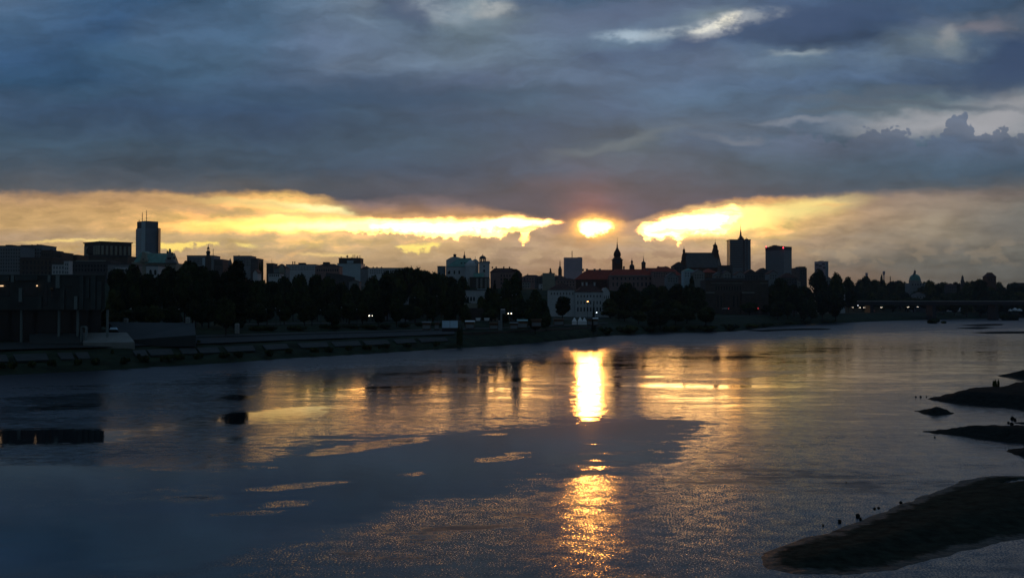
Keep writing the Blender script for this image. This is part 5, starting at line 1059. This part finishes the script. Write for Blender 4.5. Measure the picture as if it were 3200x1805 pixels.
treeline([(2620, 908), (3200, 908)], 2640, 3280, 30, 52, 1040, 'from the left in the third row above the bridge', R_, jit=8)
treeline([(2620, 926), (3200, 926)], 2660, 3280, 34, 50, 975, 'from the left in the row right behind the bridge', R_, jit=6)
treeline([(420, 1048), (800, 1028), (1200, 1016), (1500, 1006)], 800, 1380, 52, 46, -52, 'from the left in the hedge below the lit car', 'bushes along the bank', jit=6, kind='bush', dD=6)
treeline([(300, 1150), (900, 1098), (1400, 1068), (1900, 1035)], -20, 1400, 66, 30, 10, 'from the left among the weeds at the waterline', 'weedy bushes at the waterline', jit=3, kind='bush', dD=1)
treeline([(1900, 1020), (2300, 1012), (2600, 1000)], 1900, 2600, 60, 50, 10, 'from the left on the low bank right of the quay', 'weedy bushes at the waterline', jit=4, kind='bush', dD=1)
for px, t_, w_, D_, lb in [(2920, 993, 44, 10, 'wide dark bush standing in the water under the bridge'), (2950, 1000, 20, 10, 'small bush right of the wide one under the bridge'), (3155, 988, 50, 10, 'low bush on the far shoal at the right edge')]:
    p = on_z(px, 1010 if px < 3000 else 1000); e = tree(px, t_, w_, p.y, lb, 'bushes in the shallows', 'bush', 0)
    e.location.y = p.y; e.location.x = p.x; k = w_ / F * p.y / WD['bush']; e.scale = (k, k, k * 1.1); e.location.z = 0
p = on_z(3112, 1215); e = tree(3112, 1205, 8, p.y, 'bush on top of the bushy spit near the right edge', None, 'bush', .5); e.location = (p.x, p.y, -.05); e.scale = (.13, .13, .6)
for i, (px, py, lb) in enumerate([(351, 1074, 'small dark round shrub on the promenade below the stone ramp'), (432, 1060, 'dark shrub right of the stone ramp foot'), (503, 1095, 'dark tuft on the stone slabs left of the middle'), (1187, 1060, 'small dark shrub alone on the promenade below the headlights'), (620, 1098, 'tuft between stone slabs left of centre'), (1037, 1030, 'dark shrub on the promenade left of the lone one')]):
    D_ = 195 if px < 600 else 222; e = tree(px, py - 10, 12, D_, lb, 'shrubs on the promenade', 'bush'); e.scale = (.12, .12, .42)

# ------------------------------------------------------------------ bridge, cars and lamps
BD = 880.0
p0 = at(2600, 938, BD); p1 = at(4200, 938, BD); zt = p0.z
br = thing('road_bridge', 'long low dark girder bridge crossing at the right, in front of the trees', 'bridge', (p0.x, BD, 0))
Lb = p1.x - p0.x
MB().box(-15, Lb, 0, 16, zt - 4.6, zt - 1.0).build('deck', 'metal_dark', br)
MB().box(-15, Lb, -.4, -.003, zt - 1.3, zt - .3).build('parapet', 'concrete', br)
for k in range(9):
    x = 40 + k * 62; MB().frust(x - 2, x + 2, 1, 15, -2, x - 1.6, x + 1.6, 1.5, 14.5, zt - 4.6).build('pier', 'metal_dark', br)
q = MB(); a_ = at(2566, 932, BD - 6); e_ = at(2606, 953, BD - 6)
q.prism([(a_.x - p0.x, a_.z), (a_.x - p0.x + 4, a_.z), (e_.x - p0.x, zt - 1.2), (e_.x - p0.x, 4), (a_.x - p0.x, 4)], -6, 6); q.build('abutment', 'concrete', br)
o = MB().prism([(-16, 0), (0, 0), (0, 7.5), (-5, 11.5), (-9, 12), (-16, 12)], -6, -2).build('ramp_wall', 'stone_pale', br); o.location = (2, -3, 9)

def car_proto(body_m, lamps, front=True):
    e = thing('parked_car', '', 'car', (0, 0, 0))
    b_ = MB().prismx([(-2.1, .35), (2.1, .35), (2.15, .8), (1.9, .95), (1.1, 1.0), (.5, 1.45), (-1.1, 1.45), (-1.7, 1.0), (-2.15, .9)], -.85, .85); child('body', b_.mesh('body', body_m), e)
    child('windscreen', MB().quad([(-.7, -1.76, 1.0), (.7, -1.76, 1.0), (.6, -1.16, 1.42), (-.6, -1.16, 1.42)]).mesh('windscreen', 'glass_dark'), e)
    wm = MB(); wm.prismx([(.33 * cos(i * pi / 6), .33 * sin(i * pi / 6)) for i in range(12)], -.1, .1); wme = wm.mesh('wheel', 'rubber')
    for x in (-.8, .8):
        for y in (-1.3, 1.3): child('wheel', wme, e, (x, y, .33))
    lm = MB().lathe([(.05, -.16), (.16, -.08), (.16, .08), (.05, .16)], 0, 0, 8).mesh('headlight' if front else 'tail_light', lamps)
    for x in (-.6, .6): child('headlight' if front else 'tail_light', lm, e, (x, -2.2, .7))
    return e
cars = [(1162, 986, 320, 1, 'car with bright twin headlights alone on the dark road left of centre', 1.2), (1593, 979, 345, 1, 'car with small twin headlights just right of the pale pillar', .8),
        (2663, 960, 930, 1, 'car with headlights, first from the left on the road under the bridge', .5), (2685, 960.5, 930, 1, 'brightest pair of headlights under the bridge, second car from the left', 1), (2698.5, 960.5, 930, 1, 'car with headlights, third from the left under the bridge', .6),
        (2711, 960.5, 930, 1, 'car with headlights, fourth from the left under the bridge', .7), (2721, 960, 930, 1, 'car with headlights, fifth from the left under the bridge', .6), (2752, 960, 930, 1, 'car with headlights alone, sixth from the left under the bridge', .5),
        (2836, 959.5, 960, 1, 'car with bright orange-white headlights below the green dome', 1), (2865, 959, 960, 1, 'car with dim headlights right of the ones below the green dome', .6),
        (2419, 964, 760, 0, 'car with red tail lights below the tower with red lights', 1), (2519, 962, 760, 0, 'car with two red tail lights left of the bridge end', 1), (2404, 965, 760, 1, 'car with a small white lamp left of the red tail lights', .3)]
protoF = car_proto('car_dark', 'head_lamp'); protoB = car_proto('car_silver', 'tail_lamp', False)
first = {1: protoF, 0: protoB}; used_ = set()
for px, py, D_, fr_, lb, k in cars:
    p = at(px, py, D_); src = first[fr_]
    if fr_ in used_: c = copy_thing(src, (p.x, p.y, p.z - .7), 0, lb)
    else: c = src; c.location = (p.x, p.y, p.z - .7); c['label'] = lb; used_.add(fr_)
    c['group'] = 'cars on the riverside road'
    # the carriageway under each car
    if abs(c.location.z - ground_z(p.x, p.y)) > .25:
        pass
def lamp(px, py, D_, lb, m, grp='street lamps', h=None, r=.22):
    p = at(px, py, D_); g = ground_z(p.x, p.y); H = max(3, p.z - g)
    e = thing('street_lamp', lb, 'street lamp', (p.x, p.y, p.z - H), 0, grp)
    child('post', MB().tube((0, 0, 0), (0, 0, H - .05), .09, .05).mesh('post', 'metal_dark'), e); child('arm', MB().tube((0, 0, H - .05), (0, -.9, H + .1), .05).mesh('arm', 'metal_dark'), e)
    child('lamp_head', MB().lathe([(r * .3, -r * .5), (r, 0), (r * .4, r * .6)], 0, 0, 8).mesh('lamp_head', m), e, (0, -.9, H)); return e
mat('lamp_off', (.35, .38, .4), rough=.4, var=.05)
lamp(1836, 942, 400, 'glowing orange street lamp before the white palace', 'warm_lamp', None, r=.42)
lamp(1864, 976, 380, 'small white lamp at the right foot of the white palace', 'white_lamp', r=.22)
lamp(2227, 968, 640, 'small white lamp at the foot of the long brown building', 'white_lamp', r=.42); lamp(2680, 954, 930, 'greenish lamp above the headlights under the bridge', 'white_lamp', r=.3)
lamp(2431, 938, 700, 'upper red signal lamp in the dark trees below the tower with red lights', 'red_lamp', r=.28); lamp(2445, 953, 700, 'lower right red signal lamp in the dark trees', 'red_lamp', r=.22); lamp(2397, 954, 700, 'left red signal lamp in the dark trees', 'red_lamp', r=.22)
lamp(2334, 965, 660, 'pale lamp by the parked cars at the right of the brown building', 'lamp_off', r=.4)
for i, (px, py, D_) in enumerate([(563, 966, 245), (834, 966, 290), (876, 970, 290), (863, 963, 300), (1003, 968, 300), (1116, 966, 310), (1068, 960, 315), (1297, 930, 330), (1366, 925, 340), (1566, 928, 350), (1601, 922, 352), (1613, 920, 356)]):
    lamp(px, py, D_, '%s unlit lamp post from the left along the dark riverside road' % ORD[i], 'lamp_off', 'unlit lamp posts on the riverside', r=.22)

# ------------------------------------------------------------------ beach bars and tents on the quay
def ez(px, py, D_): return at(px, py, D_)
def tent(l, r, t_, b_, D_, lb, peak=True, m='canvas_white', cat='tent', grp=None):
    e = Bd.__new__(Bd); cx = (l + r) / 2; e.D = D_; e.cx = cx; p = at(cx, b_, D_); e.x = p.x; e.z = p.z; e.e = thing('pavilion_tent' if peak else 'market_stall', lb, cat, (p.x, D_, p.z), 0, grp)
    x0, x1 = e.X(l), e.X(r); H = e.Z(t_); w = x1 - x0
    if peak:
        e.part('roof', MB().frust(x0, x1, 0, w, H * .3, -w * .06, w * .06, w * .45, w * .55, H), m); e.part('side_cloth', MB().box(x0 * .96, x1 * .96, .1, w - .1, -.6, H * .3 - .004), m)
    else:
        e.part('roof', MB().prismx([(-.3, H * .8), (w * .6 + .3, H * .8), (w * .3, H)], x0 - .2, x1 + .2), m); e.part('side_wall', MB().box(x0, x1, 0, w * .6, -.8, H * .8 - .004), 'wood_brown'); e.part('counter', MB().box(x0 * .9, x1 * .9, -.35, -.003, -.5, H * .35), 'plaster_grey')
    return e
TG = 'white pointed tents on the quay'
tent(1788, 1803, 992, 1009, 348, 'left one of three small white pointed tents at the right end of the quay', grp=TG); tent(1806, 1821, 990, 1009, 348, 'middle one of three small white pointed tents at the right end of the quay', grp=TG); tent(1820, 1834, 992, 1009, 348, 'right one of three small white pointed tents at the right end of the quay', grp=TG)
SG = 'market stalls on the quay'
tent(1854, 1868, 992, 1010, 350, 'pale boxy stall at the right end of the row of white tents', False, 'canvas_white', 'stall', SG); tent(1836, 1850, 992, 1010, 352, 'dim striped stall between the pointed tents and the pale one', False, 'plaster_dark', 'stall', SG)
tent(1731, 1762, 994, 1010, 338, 'dim brown stall left of the white pointed tents', False, 'wood_brown', 'stall', SG); tent(1661, 1692, 996, 1014, 330, 'brown-framed stall in the middle of the quay', False, 'wood_brown', 'stall', SG)
tent(1617, 1648, 998, 1018, 325, 'stall with a pale teal awning right of the pale pillar', False, 'canvas_teal', 'stall', SG); tent(1594, 1618, 1006, 1022, 320, 'low stall with white bundles beside the teal-awning stall', False, 'plaster_grey', 'stall', SG)
tent(1530, 1556, 1006, 1022, 305, 'small brown dome-like stall left of the pale pillar', False, 'wood_brown', 'stall', SG); tent(1455, 1482, 1001, 1020, 296, 'dark blue stall with a thin white roof edge right of the blue screen', False, 'canvas_white', 'stall', SG)
tent(1320, 1345, 1004, 1022, 275, 'small grey round-topped stall left of the blue screen', False, 'plaster_grey', 'stall', SG); tent(1358, 1372, 1004, 1022, 282, 'dim upright kiosk directly left of the blue screen', False, 'plaster_dark', 'stall', SG)
def parasol(px, t_, b_, wpx, D_, lb):
    p = at(px, b_, D_); w = wpx / F * D_ / 2; H = (b_ - t_) / F * D_; e = thing('parasol', lb, 'parasol', p, .3, 'white parasols on the quay')
    child('canopy', MB().lathe([(w * .75, H * .62), (w, H * .95), (w * .98, H), (.1, H * 1.0)], 0, 0, 4, pi / 4).mesh('canopy', 'canvas_white'), e); child('pole', MB().tube((0, 0, -.8), (0, 0, H * .9), .05).mesh('pole', 'metal_dark'), e)
parasol(1494, 993, 1016, 18, 300, 'left one of two white upturned parasols left of the pale pillar'); parasol(1521, 993, 1015, 20, 302, 'right one of two white upturned parasols left of the pale pillar')
p = at(1406, 1024, 285); e = thing('projection_screen', 'bright pale blue rectangular screen standing on the quay', 'screen', p); k = 285 / F
child('left_panel', MB().box(-24.5 * k, -.04, 0, .25, 0, 23 * k).mesh('panel', 'screen_blue'), e); child('right_panel', MB().box(.04, 24.5 * k, 0, .25, 0, 23 * k).mesh('panel', 'screen_blue'), e)
child('frame', MB().box(-25 * k, 25 * k, .26, .45, -1.2, .15).box(-.035, .035, -.02, .4, -1, 23 * k).box(-25 * k, 25 * k, -.1, .4, 23 * k + .003, 23.8 * k).mesh('frame', 'metal_dark'), e)
p = at(1567, 1022, 310); k = 310 / F; e = thing('pale_pillar', 'tall pale square pillar with a flat white top standing on the quay', 'pillar', p)
child('shaft', MB().box(-3.5 * k, 2.5 * k, 0, 1, -1, 54 * k).mesh('shaft', 'stone_pale'), e); child('head_box', MB().box(-1.5 * k, 12 * k, -.2, 1.2, 42 * k, 54.5 * k).mesh('head_box', 'plaster_grey'), e); child('white_top', MB().box(-2 * k, 11 * k, -.3, 1.2, 54.503 * k, 57 * k).mesh('white_top', 'canvas_white'), e); child('base', MB().box(-10 * k, 2.6 * k, -.4, 1.1, -1, 22 * k).mesh('base', 'plaster_grey'), e)  # the pillar is capped by a flat slab in plain white canvas
q = MB()   # quay wall under the stalls
pr = None
for px in range(1432, 1895, 18):
    D0 = shoreD(px) + 20; a1 = at(px, HZ, D0); k_ = len(q.v); gz = ground_z(a1.x, D0)
    q.v += [(a1.x, D0, gz - 1.5), (a1.x, D0, gz + .9), (a1.x * (D0 + 1.2) / D0, D0 + 1.2, gz + .9), (a1.x * (D0 + 1.2) / D0, D0 + 1.2, gz - 1.5)]
    if pr is not None: q.f += [(pr, k_, k_ + 1, pr + 1), (pr + 1, k_ + 1, k_ + 2, pr + 2), (pr + 2, k_ + 2, k_ + 3, pr + 3)]
    pr = k_
tag(q.build('quay_wall', 'stone_brown'), 'low dark wall along the quay below the stalls and tents', 'wall')
WG = 'white tents on the far right bank'
for l_, r_, t_, b_, lb in [(2966, 2983, 961, 971, 'left white tent of the group on the bank under the bridge'), (2986, 3000, 962, 971, 'low middle white tent of the group under the bridge'), (2998, 3013, 959.5, 971, 'right and tallest white tent of the group under the bridge'), (3155, 3163, 965, 970, 'tiny white tent near the right edge under the bridge'), (3169, 3181, 961, 969, 'larger white tent at the right edge under the bridge'), (3183, 3195, 964, 970, 'last low white tent at the right edge')]:
    tent(l_, r_, t_, b_, 1010, lb, grp=WG)
for l_, r_, b_, D_, lb in [(2258, 2275, 967, 650, 'dim vehicle left of the pale lamp at the brown building'), (2352, 2366, 966, 660, 'dim pale vehicle right of the pale lamp at the brown building'), (2715, 2735, 972, 915, 'pale van on the bank below the row of headlights')]:
    p = at((l_ + r_) / 2, b_, D_); c = copy_thing(protoB, (p.x, p.y, p.z), pi / 2, lb); c['group'] = 'cars parked by the river'; c.name = 'parked_car'

# ------------------------------------------------------------------ air
HAZE = True
if HAZE:
    o = MB().box(-2600, 2600, -70, 2600, -6, 420).build('haze', mat('haze_air', (1, 1, 1))); o['kind'] = 'stuff'
    n = MATS['haze_air'].node_tree; n.nodes.clear(); out = n.nodes.new('ShaderNodeOutputMaterial'); pv = n.nodes.new('ShaderNodeVolumePrincipled')
    pv.inputs['Color'].default_value = (.62, .80, 1, 1); pv.inputs['Density'].default_value = .00005; pv.inputs['Anisotropy'].default_value = .35
    n.links.new(pv.outputs[0], out.inputs['Volume'])
